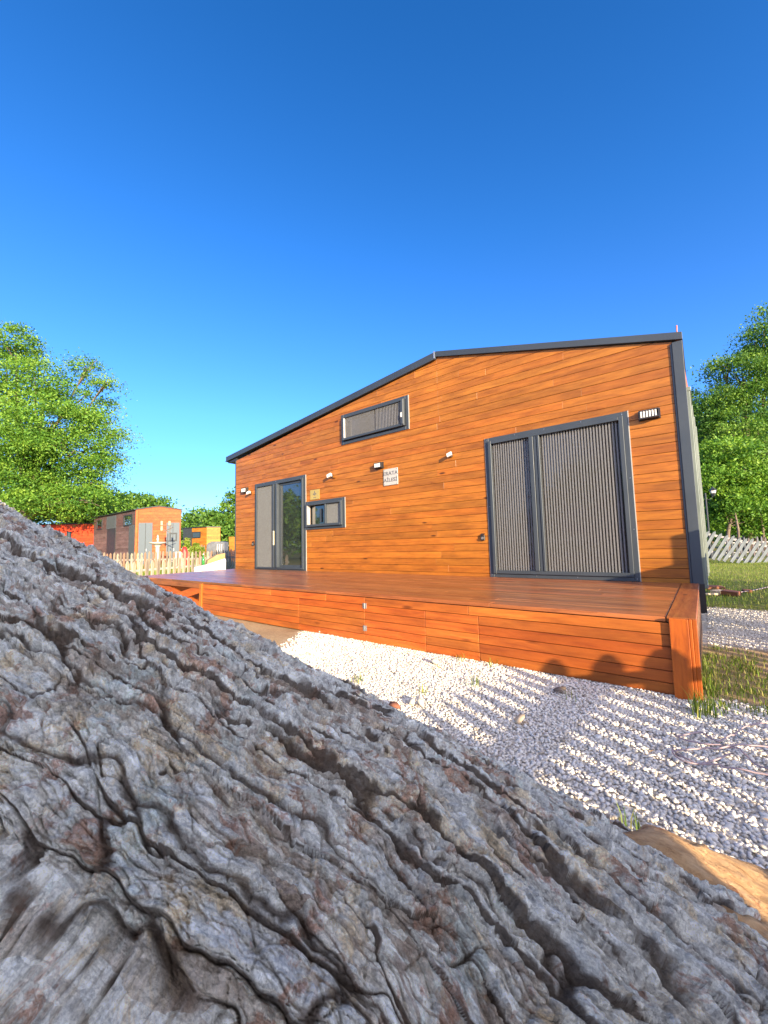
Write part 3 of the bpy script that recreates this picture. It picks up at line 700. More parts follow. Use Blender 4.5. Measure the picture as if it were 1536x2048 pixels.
rg = np.abs(fbm(S*34+9, Aw*85+4, 4, .6)-.5)
hgt += -.010*(1-smooth(rg, 0, .05))*smooth(rid, .35, .55)*.35+.0060*(fbm(S*42+Aw*30, Aw*92-S*24, 3, .6)-.5)+.0040*(fbm(S*95+A_*70, A_*110-S*75, 2, .6)-.5)+.0042*(worley(S*34+w3*2, Aw*62+w4*2, 17)[2]-.5)
# long scaly ledges running with the grain
ql = Aw*16.5+w1*.9+w3*.5+w4*.4+.9*fbm(S*1.6+7, Aw*3+2, 2); lf = ql-np.floor(ql); lfd = lf*(1-smooth(lf, .90, 1.0))
lm = smooth(fbm(S*5+np.floor(ql)*3.7, Aw*3+11, 3), .36, .52)
gap = lm*np.clip(1-smooth(lf, .02, .15)+smooth(lf, .95, 1.), 0, 1)
hgt = hgt+lm*.0062*(lfd-.4)-.0050*gap
nearb = smooth(Tn, .50, .80)
k1, k2, kid, kx, ky = worley(S*24+w3*1.6+w4*.8, Aw*44+w3*1.8+w4*1.1+60, 19)
hgt = hgt+nearb*(.0060*(kid-.5)+.004*ky*kid-.0038*(1-smooth(k2-k1+.1*w4, 0, .09)))+.5*(1-nearb)*(.004*(kid-.5)-.002*(1-smooth(k2-k1+.1*w4, 0, .07)))
plate = plate*(1-.85*gap)
# a few cross cracks
ck = np.abs(fbm(S*9+w2*2.0+80, A_*4+7, 3)-.5); crack = (1-smooth(ck, .0, .006))*smooth(fbm(S*4+11, A_*4+5, 2), .50, .58)
hgt -= .009*crack*plate
# ledges at big steps near the silhouette
def lhit(x, y):
    v = cr(x, y); p = v-ld*(v@ld); o_ = (LA-CAM)-ld*((LA-CAM)@ld); aa = p@p; bb = -2*p@o_; cc = o_@o_-Rl*Rl
    t = (-bb-math.sqrt(max(0, bb*bb-4*aa*cc)))/(2*aa); P = v*t-(LA-CAM); s_ = P@ld; q_ = P-ld*s_; return s_, math.atan2(q_@(-le), q_@ln)
rp = sorted([lhit(*p)[::-1] for p in ((1243, 1636), (1345, 1704), (1384, 1750), (1420, 1795), (1460, 1815), (1536, 1848))])
rp.append((rp[-1][0]+.25, rp[-1][1]+.16)); rp.append((2.6, rp[-1][1]+.05))
rim = np.interp(Tn, [p[0] for p in rp], [p[1] for p in rp])-.05*np.exp(-(Tn/.2)**2)+.018*smooth(Tn, .12, .35)+.008*(fbm(T*8, S*6+3, 4)-.5)*2
over = smooth(S-rim, .0, .006)
rad = Rl+hgt+.02*np.exp(-((S-s_rim)/.25)**2)*0
rad = rad-over*.05
Pl = LA+S[..., None]*ld+rad[..., None]*(np.cos(T)[..., None]*ln-np.sin(T)[..., None]*le)
nx, ny = S.shape; i0 = np.arange(nx-1)[:, None]*ny; j0 = np.arange(ny)[None, :]; j1 = (j0+1) % ny
q = np.stack([i0+j0, i0+ny+j0, i0+ny+j1, i0+j1], -1).reshape(-1, 4)
n = N('pine_bark'); ob = n.obj()
cat_ = n.attr('bark'); sep = n.n('SeparateColor', _0=cat_.outputs['Color'])
plr, crev, fl = sep.outputs[0], sep.outputs[1], sep.outputs[2]
gv = n.attr('grain').outputs['Vector']
fine = n.noise(ob, 95, 8, .75); med = n.noise(ob, 26, 6, .65); big = n.noise(ob, 7, 4, .6); micro = n.noise(ob, 420, 4, .7)
gw = n.n('VectorMath', operation='ADD', _0=n.scale(gv, 26, 85, 1), _1=n.scale(n.n('TexNoise', _Vector=gv, _Scale=14., _Detail=5.).outputs['Color'], 3.2, 3.2, 0)).outputs[0]
vf = n.n('TexVoronoi', _Vector=gw, _Scale=1.); vfc = n.n('SeparateColor', _0=vf.outputs['Color']).outputs[0]
gw2 = n.n('VectorMath', operation='ADD', _0=n.scale(gv, 75, 210, 1), _1=n.scale(n.n('TexNoise', _Vector=gv, _Scale=40., _Detail=4.).outputs['Color'], 3.5, 3.5, 0)).outputs[0]
vf2 = n.n('TexVoronoi', _Vector=gw2, _Scale=1.); vf2c = n.n('SeparateColor', _0=vf2.outputs['Color']).outputs[0]
streak = n.noise(n.scale(gv, 22, 240, 1), 1., 5, .65, .6)
sel = n.math('ADD', n.math('ADD', n.math('MULTIPLY', plr, .22), n.math('MULTIPLY', med, .50)), n.math('MULTIPLY', vfc, .24))
c0 = n.ramp(sel, [(.25, (.42, .32, .24)), (.37, (.64, .575, .475)), (.46, (.84, .80, .70)), (.58, (.70, .67, .60)), (.75, (.92, .87, .75))])
c0 = n.mix(n.ramp(n.noise(ob, 17, 7, .75, .6), [(.52, 0.), (.60, .75)]), c0, (.78, .60, .36))
c0 = n.mix(n.ramp(n.noise(n.scale(ob, 1.1, 1, 1, (5, 5, 5)), 13, 7, .75, .4), [(.56, 0.), (.63, .5)]), c0, (.64, .72, .66))
c0 = n.mix(n.ramp(n.noise(n.scale(ob, 1, 1, 1, (9, 2, 7)), 21, 6, .7, .8), [(.545, 0.), (.61, .8)]), c0, (.44, .235, .15))
c0 = n.mix(1., c0, n.ramp(vf2c, [(0., .78), (.5, 1.), (1., 1.2)]), 'MULTIPLY')
c0 = n.mix(1., c0, n.ramp(streak, [(.28, .6), (.42, 1.0), (.7, 1.12)]), 'MULTIPLY')
c0 = n.mix(1., c0, n.ramp(fine, [(.30, .50), (.46, 1.05), (.70, 1.35)]), 'MULTIPLY')
c0 = n.mix(.9, c0, n.ramp(micro, [(.32, .7), (.68, 1.4)]), 'MULTIPLY')
rust = n.ramp(fl, [(.35, 1.), (.62, 0.)])
c0 = n.mix(n.math('MULTIPLY', n.math('MULTIPLY', rust, .6), n.ramp(big, [(.45, 0.), (.62, 1.)])), c0, (.34, .16, .085))
c0 = n.mix(1., c0, (.96, 1., 1.), "MULTIPLY")
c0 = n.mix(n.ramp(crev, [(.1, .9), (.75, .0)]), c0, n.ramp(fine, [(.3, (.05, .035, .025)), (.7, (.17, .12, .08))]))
hb = n.math('ADD', n.math('MULTIPLY', vfc, 1.1), n.math('MULTIPLY', vf2c, .45))
hb = n.math('ADD', hb, n.math('ADD', n.math('MULTIPLY', fine, 1.5), n.math('ADD', n.math('MULTIPLY', micro, .35), n.math('MULTIPLY', streak, .6))))
b1 = n.bump(hb, 1., .008)
n.set(Base_Color=c0, Roughness=.85, Specular_IOR_Level=.22)
log = empty('tree_log', tuple(LA), 'huge rough barked pine log lying across the foreground', 'log')
Pl = Pl-LA
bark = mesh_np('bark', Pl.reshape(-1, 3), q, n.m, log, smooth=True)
a = bark.data.attributes.new('bark', 'FLOAT_COLOR', 'POINT')
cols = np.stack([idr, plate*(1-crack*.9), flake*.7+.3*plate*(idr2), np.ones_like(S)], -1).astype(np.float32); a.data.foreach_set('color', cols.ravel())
a = bark.data.attributes.new('grain', 'FLOAT_VECTOR', 'POINT'); a.data.foreach_set('vector', np.stack([S, Aw, rid*.1], -1).astype(np.float32).ravel())
# stripped wood end: continues past the bark
sv2 = np.linspace(s_rim-.16, s_rim+.62, 250); tv2 = np.linspace(0, 2*math.pi, 420, endpoint=False)
S2, T2 = np.meshgrid(sv2, tv2, indexing='ij')
ds = S2-s_rim
Tw = (T2+math.pi) % (2*math.pi)-math.pi
rim2 = np.interp(Tw, [p[0] for p in rp], [p[1] for p in rp])-.05*np.exp(-(Tw/.2)**2)
rad2 = Rl-.055+.042*smooth(S2-rim2, -.012, .02)+.046*smooth(ds, -.03, .07)*np.exp(-((Tw+.10)/.30)**2)+.03*np.clip(ds, 0, .2)+.018*(fbm(S2*7, Tw*3+20, 4)-.5)+.008*(fbm(S2*6+Tw*1.5, Tw*22+20, 4)-.5)+.004*(fbm(S2*30, Tw*70, 3)-.5)
fc = worley(S2*9+w1.mean(), Tw*5+20, 31)[2]; rad2 = rad2+.014*(fc-.5)+.012*(worley(S2*22+3, Tw*9+40, 32)[2]-.5)*smooth(fbm(S2*5, Tw*4+50, 3), .4, .6)
rad2 = rad2*(1-.9*smooth(ds, .54, .62))
P2 = S2[..., None]*ld+rad2[..., None]*(np.cos(T2)[..., None]*ln-np.sin(T2)[..., None]*le)
nx, ny = S2.shape; i0 = np.arange(nx-1)[:, None]*ny; j0 = np.arange(ny)[None, :]; j1 = (j0+1) % ny
q = np.stack([i0+j0, i0+ny+j0, i0+ny+j1, i0+j1], -1).reshape(-1, 4)
n = N('stripped_pine_wood'); ob = n.obj()
gx1 = n.n('Mapping', _Vector=ob); 
gn = n.noise(n.scale(ob, 1, 2.2, 1.6), 30, 7, .75, .25); g2 = n.noise(ob, 6, 5, .6)
c0 = n.ramp(gn, [(.28, (.20, .09, .04)), (.42, (.50, .29, .13)), (.62, (.66, .43, .22)), (.8, (.74, .54, .32))])
c0 = n.mix(n.ramp(n.noise(n.scale(ob, 1, 1, 1, (3, 8, 1)), 11, 6, .7, 1.), [(.57, 0.), (.63, .85)]), c0, (.30, .10, .04))
n.bump(gn, 1., .012); n.set(Base_Color=c0, Roughness=.8, Specular_IOR_Level=.2)
mesh_np('stripped_wood', P2.reshape(-1, 3), q, n.m, log, smooth=True)

# ------------------------------------------------------------------ picket fences
def picket_mesh(h, w, th, mat, name='picket'):
    mb = MB(); mb.prism([(-w/2, 0), (w/2, 0), (w/2, h-w*.8), (w*.12, h), (-w*.12, h), (-w/2, h-w*.8)], 1, -th/2, th/2, random.random())
    o = mb.build(name, mat, None, bevel=.003); return o
def copy(o, parent, loc, rot=(0, 0, 0)):
    c = o.copy(); col.objects.link(c); c.parent = parent; c.location = loc; c.rotation_euler = rot; return c
def fence(A, Bp, sp, h, w, mat, railmat, label, group, rails=((.68, .05), (.22, .05)), lean=0, jit=.02, th=.022, railoff=.03, vary=.03, skip=(), round_=False):
    A = np.array(A[:2]); Bp = np.array(Bp[:2]); L = np.linalg.norm(Bp-A); ang = math.atan2(*(Bp-A)[::-1])
    f = empty('picket_fence', (A[0], A[1], GZ), label, 'fence', group, ang); f.rotation_euler = (lean, 0, ang)
    protos = [picket_mesh(h*(1+vary*q), w, th, mat) for q in (-1, -.3, .3, 1)]
    k = int(L/sp); first = set()
    for i in range(k):
        if i in skip: continue
        pi = random.randrange(4); p = protos[pi]; loc = (sp*(i+.5)+random.uniform(-jit, jit)*.4, 0, random.uniform(-.01, .015)); rot = (0, random.uniform(-jit, jit), 0)
        if pi in first: copy(p, f, loc, rot)
        else: p.parent = f; p.location = loc; p.rotation_euler = rot; first.add(pi)
    for pi in range(4):
        if pi not in first: bpy.data.objects.remove(protos[pi])
    for (z, hh) in rails:
        MB().box(0, L, railoff-.012, railoff+.014, z-hh/2, z+hh/2).build('rail', railmat, f)
    return f
# long fence outside the frame on the right; its pickets throw the stripes over the gravel
M['railX'] = wood('rail_wood', 'X', dark=(.24, .22, .21), mid=(.36, .34, .33), light=(.46, .44, .43), rough=.85, coat=0)
fence((7.15, -8.2), (7.95, 5.4), .15, .86, .088, M['oldwood'], M['railX'], 'upright weathered picket fence running along the right side of the plot', 'picket fences', rails=((.69, .075), (.2, .06)), jit=.02, vary=.02)
# collapsed fence seen right behind the house
A = at(1400, 14.2)
ff = empty('picket_fence', tuple(A), 'grey picket fence half fallen over behind the house', 'fence', 'picket fences')
def cpt(x, y, t): return CAM+ray(x, y)*t-A
for (xa, ya, xb, yb) in ((1395, 1066, 1600, 1108), (1395, 1098, 1600, 1150)):
    a_, b_ = cpt(xa, ya, 14.1), cpt(xb, yb, 14.9); MB().obox(a_, b_-a_, np.array([.01, .03, 0]), np.array([0, 0, .075])).build('rail', M['railX'], ff)
pm = None
for i in range(15):
    x = 1402+12.6*i; tp = cpt(x+16, 1062+.19*(x-1400)+random.uniform(-2, 2), 14.15+i*.05); bt = cpt(x-16+random.uniform(-2, 2), 1113+.15*(x-1400), 13.9+i*.05)
    L = np.linalg.norm(tp-bt)
    if pm is None: pm = picket_mesh(1.0, .10, .022, M['greywood']); c = pm
    else: c = pm.copy(); col.objects.link(c)
    c.parent = ff; c.location = bt; zt = Vector((tp-bt)/L); xt = Vector(CR).cross(zt).cross(zt).normalized()*-1; yt = zt.cross(xt)
    c.rotation_euler = Matrix((xt, yt, zt)).transposed().to_euler(); c.scale = (1, 1, L)
fence(at(1452, 18.5), at(1600, 19.5), .26, .92, .10, M['greywood'], M['railX'], 'grey upright picket fence seen over the top of the fallen one', 'picket fences')
# front left white pickets behind the deck
fence(at(235, 8.6), at(452, 12.6), .185, .74, .088, M['palewood'], M['railX'], 'pale bleached picket fence nearest behind the left end of the deck', 'picket fences', rails=((.5, .05),), railoff=.03)
fence(at(205, 15.5), at(447, 14.5), .155, .90, .085, M['oldwood'], M['railX'], 'tan picket fence running below the cabins', 'picket fences', rails=((.62, .06),))
fence(at(425, 14.2), at(480, 12.6), .15, .92, .085, M['greywood'], M['railX'], 'dark grey picket fence right beside the left corner of the house', 'picket fences')
fence(at(385, 30), at(500, 30), .2, 1.3, .10, M['oldwood'], M['railX'], 'far tan picket fence beyond the grey covered furniture', 'picket fences')

# ------------------------------------------------------------------ things by the left fence
p0, p1 = at(389, 10.2), at(452, 10.6)
u_ = p1-p0; L = np.linalg.norm(u_); ang = math.atan2(u_[1], u_[0])
t = empty('white_panel', tuple(p0), 'low white boarded panel behind the left end of the deck', 'panel', rz=ang)
MB().prism([(0, .0), (L, .0), (L, .66), (L-.02, .70), (L*.35, .55), (0, .50)], 1, 0, .05).build('board', M['white'], t, bevel=.004)
t = MB().prism([(.15, .0), (L, .0), (L, .84), (L*.75, .80), (L*.45, .66)], 1, .12, .5).build('straw_heap', M['straw'], None); t.location = p0; t.rotation_euler = (0, 0, ang)
tag(t, 'heap of dry straw behind the white panel', 'straw')
pb = at(407, 10.3); t = empty('bottle', (pb[0], pb[1], GZ+.555), 'green glass bottle standing on the white panel', 'bottle')
MB().lathe((0, 0, 0), [(.032, 0), (.036, .01), (.036, .15), (.014, .20), (.014, .26)], 14).build('body', M['greenglass'], t, smooth=True)
MB().lathe((0, 0, 0), [(.016, .261), (.016, .285)], 10).build('cap', M['white'], t)

# ------------------------------------------------------------------ cabins
def cabin(Np, Rp, Lp, hN, hL, ridge, mats, label, feats, sidefeats, name='cabin', roofmat='iron'):
    """Np near corner, Rp right end of the front, Lp far end of the side"""
    Np, Rp, Lp = (np.array([*p[:2], 0.]) for p in (Np, Rp, Lp))
    t = empty(name, (Np[0], Np[1], GZ), label, 'cabin', 'wooden cabins across the field')
    u = Rp-Np; Lu = np.linalg.norm(u); u /= Lu; v = Lp-Np; Lv = np.linalg.norm(v); v /= Lv
    nu = np.array([u[1], -u[0], 0]); nu *= -np.sign(nu@v); nv = np.array([v[1], -v[0], 0]); nv *= -np.sign(nv@u)
    Z = np.array([0, 0, 1.])
    mb = MB(); z = 0; k = 0
    while z < hN-.01:
        zz = min(.16, hN-z); mb.obox(u*0+Z*(z+.004), u*Lu, -nu*.03, Z*(zz-.006)); z += .16
    if ridge: mb.poly([Z*hN, u*Lu+Z*hN, u*Lu*.5+Z*(hN+ridge), Z*hN-nu*.03, u*Lu+Z*hN-nu*.03, u*Lu*.5+Z*(hN+ridge)-nu*.03], [(0, 1, 2), (3, 5, 4), (0, 3, 4, 1), (1, 4, 5, 2), (2, 5, 3, 0)])
    mb.build('front_wall', M[mats[0]], t)
    mb = MB(); z = 0
    while z < hN-.01:
        zz = min(.16, hN-z); mb.obox(v*.04+Z*(z+.004), v*(Lv-.04), -nv*.03, Z*(zz-.006)); z += .16
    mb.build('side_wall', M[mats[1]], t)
    MB().obox(u*.05+v*.05, u*(Lu-.1), v*(Lv-.1), Z*(hN-.02)).build('wall_core', M['backing'], t)
    r_ = MB()
    if ridge:
        for a, b in ((-.06, .5), (.5, None)):
            if b is None: p = u*Lu*.5+Z*(hN+ridge+.001); q_ = u*(Lu+.08)+Z*(hN-.02)
            else: p = u*-.08+Z*(hN-.02); q_ = u*Lu*.5+Z*(hN+ridge+.001)
            r_.obox(p+nu*.06, q_-p, v*(Lv+.1), Z*.05)
    else: r_.obox(-u*.06+nu*.06+Z*hN, u*(Lu+.12), v*(Lv+.12), Z*.07)
    r_.build('roof', M[roofmat], t)
    def put(o, ax, nn, a0, a1, z0, z1, kind):
        d = .035+.002*random.random()
        if kind == 'door':
            dd = MB().obox(o+ax*a0+Z*z0+nn*.0, ax*(a1-a0), nn*d, Z*(z1-z0)).build('door', M['greypaint'], t)
            MB().obox(o+ax*(a0+(a1-a0)*.5-.012)+Z*(z0+.03)+nn*d, ax*.024, nn*.008, Z*(z1-z0-.06)).build('leaf_joint', M['iron'], dd)
            MB().obox(o+ax*(a0+(a1-a0)*.58)+Z*(z0+.9)+nn*d, ax*.03, nn*.05, Z*.14).build('handle', M['steel'], dd)
        elif kind == 'dark':
            dd = MB().obox(o+ax*a0+Z*z0, ax*(a1-a0), nn*d, Z*(z1-z0)).build('door', M['iron'], t)
        elif kind == 'ribs':
            m_ = MB().obox(o+ax*a0+Z*z0, ax*(a1-a0), nn*d, Z*(z1-z0)); kk = max(3, int((a1-a0)/.16))
            for i in range(kk): m_.obox(o+ax*(a0+(i+.3)*(a1-a0)/kk)+Z*z0+nn*d, ax*.04, nn*.03, Z*(z1-z0))
            m_.build('ribbed_panel', M['metal2'], t)
        elif kind == 'win':
            dd = MB(); w_ = .07
            for (b0, b1, c0, c1) in ((a0, a1, z0, z0+w_), (a0, a1, z1-w_, z1), (a0, a0+w_, z0+w_, z1-w_), (a1-w_, a1, z0+w_, z1-w_)): dd.obox(o+ax*b0+Z*c0, ax*(b1-b0), nn*.05, Z*(c1-c0))
            dd = dd.build('window', M['iron'], t); MB().obox(o+ax*(a0+w_)+Z*(z0+w_), ax*(a1-a0-2*w_), nn*.034, Z*(z1-z0-2*w_)).build('pane', M['glass'], dd)
        elif kind == 'trim': MB().obox(o+ax*a0+Z*z0, ax*(a1-a0), nn*.045, Z*(z1-z0)).build('corner_trim', M[mats[0]], t)
    for (a0, a1, z0, z1, kd) in feats: put(np.zeros(3), u, nu, a0*Lu, a1*Lu, z0, z1, kd)
    for (a0, a1, z0, z1, kd) in sidefeats: put(np.zeros(3), v, nv, a0*Lv, a1*Lv, z0, z1, kd)
    return t
cabin(at(270, 21), at(361, 21.6), at(186, 25.5), 3.16, 0, .17, ('cabinwood', 'shadewood'), 'tall cabin with gabled orange end and grey doors across the field',
      [(.07, .37, .02, 2.45, 'door'), (.68, .97, .02, 2.45, 'door'), (0, .05, 0, 3.12, 'trim'), (.975, 1., 0, 3.12, 'trim'), (.75, .92, 1.45, 1.9, 'win')],
      [(.02, .12, 0, 2.35, 'ribs'), (.06, .24, 2.35, 2.95, 'win'), (.42, .62, 0, 2.3, 'dark'), (.42, .64, 2.31, 3.05, 'ribs'), (.76, .90, 2.35, 2.95, 'win')])
cabin(at(60, 27), at(192, 27), at(40, 32), 2.9, 0, 0, ('redwood', 'redwood'), 'low bright red cabin partly hidden by the log at left', [(.55, .62, 1.9, 2.4, 'win')], [])
cabin(at(413, 38), at(440, 38.6), at(366, 39.5), 3.1, 0, 0, ('cabinyellow', 'cabinyellow'), 'small honey coloured cabin farthest away beside the house corner',
      [(.38, .72, 1.05, 1.55, 'win')], [(.25, .6, 2.1, 2.7, 'win'), (.45, .75, .75, 1.2, 'win'), (.62, 1., 0, 3.08, 'ribs')])

# ------------------------------------------------------------------ garden things in the field
p = at(315, 18.5); t = empty('bird_bath', tuple(p), 'white stone bird bath in front of the gabled cabin', 'bird bath')
MB().lathe((0, 0, 0), [(.17, 0), (.17, .06), (.10, .12), (.085, .6), (.09, 1.12), (.14, 1.2)], 20).build('pedestal', M['stone'], t, smooth=True)
MB().lathe((0, 0, 0), [(.14, 1.201), (.34, 1.30), (.36, 1.35), (.31, 1.34), (.1, 1.26)], 24).build('bowl', M['stone'], t, smooth=True)
MB().lathe((0, 0, 0), [(.05, 1.262), (.035, 1.42), (.06, 1.5), (.03, 1.56), (.045, 1.62), (.0, 1.70)], 14).build('finial', M['stone'], t, smooth=True)
p = at(335, 18.8); t = empty('garden_windmill', tuple(p), 'rustic wooden windmill with cream sails on a pole beside the bird bath', 'windmill')
MB().tube([(0, 0, 0), (0, 0, 1.75)], .02, 8).build('pole', M['iron'], t)
mb = MB()
for dx, dz, l, a in ((-.28, 2.05, .38, 85), (-.05, 2.15, .5, 0), (.02, 1.95, .5, 25), (-.1, 1.9, .5, -25), (.1, 2.05, .4, 90)):
    c = math.cos(R(a)); s_ = math.sin(R(a)); d = CR*c+np.array([0, 0, s_]); mb.tube([np.array([0, 0, dz])+CR*dx-d*l/2, np.array([0, 0, dz])+CR*dx+d*l/2], .018, 6)
mb.build('arms', M['barkfar'], t)
for dx, dz in ((-.34, 1.9), (-.34, 2.15), (.03, 2.15)):
    MB().obox(np.array([0, 0, dz])+CR*dx, CR*.09, -CF*.02*np.array([1, 1, 0]), (0, 0, .2)).build('sail', M['canvas'], t)
def folding_chair(px_, tt, label, mat, rz):
    p = at(px_, tt); t = empty('garden_chair', tuple(p), label, 'chair', 'garden chairs in the field', rz)
    MB().box(-.22, .22, -.22, .22, .42, .45).build('seat', mat, t, bevel=.01)
    MB().box(-.22, .22, .2, .23, .46, .88).build('backrest', mat, t, bevel=.01)
    for a in (-.2, .2):
        for b in (-.2, .2): MB().tube([(a, b, 0), (a, b, .42)], .018, 8).build('leg', mat, t)
folding_chair(352, 19, 'white plastic chair left of the red one by the cabin', M['stone'], .5)
folding_chair(362, 18.6, 'white plastic chair right beside the red container', M['stone'], 1.2)
p = at(369, 18.4); o = MB().lathe((0, 0, 0), [(.10, 0), (.14, .05), (.15, .5), (.13, .95), (.07, 1.1)], 14).build('red_barrel', M['red'], None, smooth=True); o.location = p; tag(o, 'red rounded container standing among the white chairs', 'container')
p = at(434, 25); t = empty('covered_furniture', tuple(p), 'stacked garden furniture under a grey cover beyond the fence', 'covered furniture')
mb = MB(); W_ = .95
pr = []
for i in range(13):
    x = -W_/2+W_*i/12; pr.append((x*(1.25 if i > 6 else 1.1), .94+.48*math.sin(min(1, (i+2)/5)*1.57)+.03*math.sin(i*2.1)))
mb.prism([(pr[0][0], .1)]+pr+[(pr[-1][0], .1)], 1, -.35, .35)
o = mb.build('cover', M['tarp'], t, bevel=.04); o.rotation_euler[2] = YAW*-1
for k in range(3): MB().tube([CR*(.15+.13*k)-CF*.4+np.array([0, 0, .1]), CR*(.17+.13*k)-CF*.4+np.array([0, 0, .8]), CR*(.19+.13*k)-CF*.38+np.array([0, 0, 1.3])], .025, 6).build('chair_leg', M['white'], t)
def leafcloud(P, size, mat, name, parent=None, up=.35, tone=None):
    """P (n,3) leaf centres"""
    n_ = len(P); d = rng.normal(0, 1, (n_, 3)); d /= np.linalg.norm(d, axis=1)[:, None]; nrm = rng.normal(0, 1, (n_, 3)); nrm[:, 2] += up*3
    s = np.cross(nrm, d); s /= np.linalg.norm(s, axis=1)[:, None]+1e-9; L = size*rng.uniform(.6, 1.3, n_)[:, None]
    v = np.stack([P-d*L*.5, P+s*L*.26-d*L*.05, P+d*L*.55, P-s*L*.26-d*L*.05], 1).reshape(-1, 3); f = np.arange(n_*4).reshape(-1, 4)
    return mesh_np(name, v, f, mat, parent, rnd=np.clip(rng.normal(.5, .20, n_)+(0 if tone is None else tone), 0, 1))
def shrub(px_, tt, h, r_, label, mat='grass'):
    p = at(px_, tt); t = empty('shrub', tuple(p), label, 'shrub', 'small shrubs by the cabins')
    k = 900; z = rng.uniform(0.05, 1, k)**.8; a = rng.uniform(0, 6.28, k); q = r_*(1-z*.6)*rng.uniform(.2, 1, k); leafcloud(np.stack([q*np.cos(a), q*np.sin(a), z*h], 1), .16, M[mat], 'foliage', t)
    MB().tube([(0, 0, 0), (0, 0, h*.7)], .02, 6).build('stem', M['barkfar'], t)
shrub(374, 22, 1.6, .33, 'pointed yellow green shrub left of the small far cabin'); shrub(392, 24, 1.35, .45, 'round yellow green shrub in front of the small far cabin'); shrub(403, 25, 1.1, .4, 'lower yellow green shrub close to the grey cover'); shrub(455, 27, 1.1, .6, 'yellow green shrub beside the corner of the house')
p = at(461, 26); o = MB().obox((0, 0, 0), CR*.45, CF*np.array([1, 1, 0])*.1, CR*-.12+np.array([0, 0, 1.75])).build('leaning_board', M['cabinyellow'], None); o.location = p; tag(o, 'orange board leaning upright near the left corner of the house', 'board')

# ------------------------------------------------------------------ trees
def tree(base, blobs, mat, leaf, label, trunk_r=.25, dens=1., group='trees round the plot', limbs=True, cl=40, spread=.55, name='tree', flat=.45):
    """blobs: (centre xyz relative to base, rx, rz, clumps)"""
    t = empty(name, tuple(base), label, 'tree', group)
    allp = []; tones = []
    for (c, rx, rz, k) in blobs:
        k = int(k*dens); d = rng.normal(0, 1, (k, 3)); d /= np.linalg.norm(d, axis=1)[:, None]
        q = d*(rng.uniform(.25, 1.08, k)**.45)[:, None]*np.array([rx, rx, rz])*(1+.22*(rng.random(k)-.4))[:, None]+np.array(c)
        m = rng.normal(0, 1, (k, cl, 3))*np.array([spread, spread, spread*flat])
        m[..., 2] -= .15*(m[..., 0]**2+m[..., 1]**2)/max(spread, .01)
        m *= rng.uniform(.7, 1.35, (k, 1, 1)); allp.append((q[:, None]+m).reshape(-1, 3)); tones.append(np.repeat(rng.normal(-.02, .22, k), cl))
    leafcloud(np.concatenate(allp), leaf, mat, 'crown', t, tone=np.concatenate(tones))
    mb = MB(); top = max(b[0][2] for b in blobs)*.8
    c0 = np.mean([b[0] for b in blobs], 0); tr = [np.array([0, 0, -.1]), np.array([c0[0]*.1, c0[1]*.1, top*.25]), np.array([c0[0]*.4, c0[1]*.4, top*.55]), np.array([c0[0]*.8, c0[1]*.8, top])]
    mb.tube(tr, [trunk_r*1.3, trunk_r, trunk_r*.7, trunk_r*.15], 10)
    if limbs:
        for (c, rx, rz, k) in blobs:
            c = np.array(c); s0 = tr[1]+(tr[2]-tr[1])*random.random(); mid = (s0+c)/2+np.array([random.uniform(-.4, .4), random.uniform(-.4, .4), .3]); mb.tube([s0, mid, c], [trunk_r*.4, trunk_r*.26, trunk_r*.08], 6)
            for _ in range(4):
                e = c+np.array([random.uniform(-1, 1)*rx, random.uniform(-1, 1)*rx, random.uniform(-.6, .9)*rz])*.8; mb.tube([c*.7+mid*.3, (c+e)/2, e], [trunk_r*.14, trunk_r*.08, trunk_r*.02], 5)
    mb.build('trunk', M['barkfar'], t, smooth=True)
    return t
def pxtree(pxbase, tt, lst, mat, leaf, label, **k):
    """lst: (px, py, radius_px_x, radius_px_z, depth offset, clumps)"""
    base = at(pxbase, tt); bl = []
    for (x, y, rx, rz, dz, n_) in lst:
        c = CAM+ray(x, y)*(tt+dz); bl.append((c-base, rx*tt/F, rz*tt/F, n_))
    return tree(base, bl, mat, leaf, label, **k)
# big left tree
pxtree(40, 26, [(30, 690, 42, 42, 0, 55), (0, 740, 60, 60, 0, 60), (70, 760, 50, 45, -1, 55), (175, 735, 22, 28, 0, 14), (212, 762, 20, 12, 0, 9), (150, 800, 55, 40, 0, 60), (100, 840, 70, 50, -1.5, 80), (190, 850, 45, 35, 0, 45), (232, 868, 20, 14, 0, 9), (20, 860, 70, 60, 1, 70),
                 (150, 900, 70, 38, -1, 80), (215, 915, 22, 22, 0, 16), (60, 930, 70, 45, 0, 75), (190, 960, 35, 30, 0, 30), (130, 970, 60, 35, 0, 55), (-60, 850, 90, 120, 0, 90), (40, 1000, 80, 40, 1, 70), (-60, 980, 80, 60, 0, 50), (30, 960, 60, 40, -1, 70), (100, 1000, 60, 30, -1, 60), (170, 1000, 50, 28, -1, 40), (60, 880, 60, 40, -1.5, 60), (0, 800, 60, 50, -1, 50)],
       M['leaf1'], .155, 'very tall bright green tree at the left edge', trunk_r=.32, spread=.45, cl=130, dens=.70, flat=.34)
pxtree(140, 31, [(60, 1010, 70, 30, 0, 60), (130, 1000, 60, 32, 0, 50), (190, 1005, 45, 28, 0, 40), (100, 1045, 80, 30, 0, 50), (170, 1040, 50, 30, 0, 35), (225, 1020, 30, 25, 0, 25)],
       M['leaf1'], .20, 'low bright green spreading tree behind the red cabin', trunk_r=.2, spread=.5, cl=80, flat=.3)
pxtree(270, 60, [(235, 1010, 28, 22, 0, 40), (262, 1004, 22, 16, 0, 30), (250, 1040, 40, 40, 0, 50)], M['leaf2'], .5, 'rounded tree on the skyline left of the tall cabin', trunk_r=.3, spread=.8)
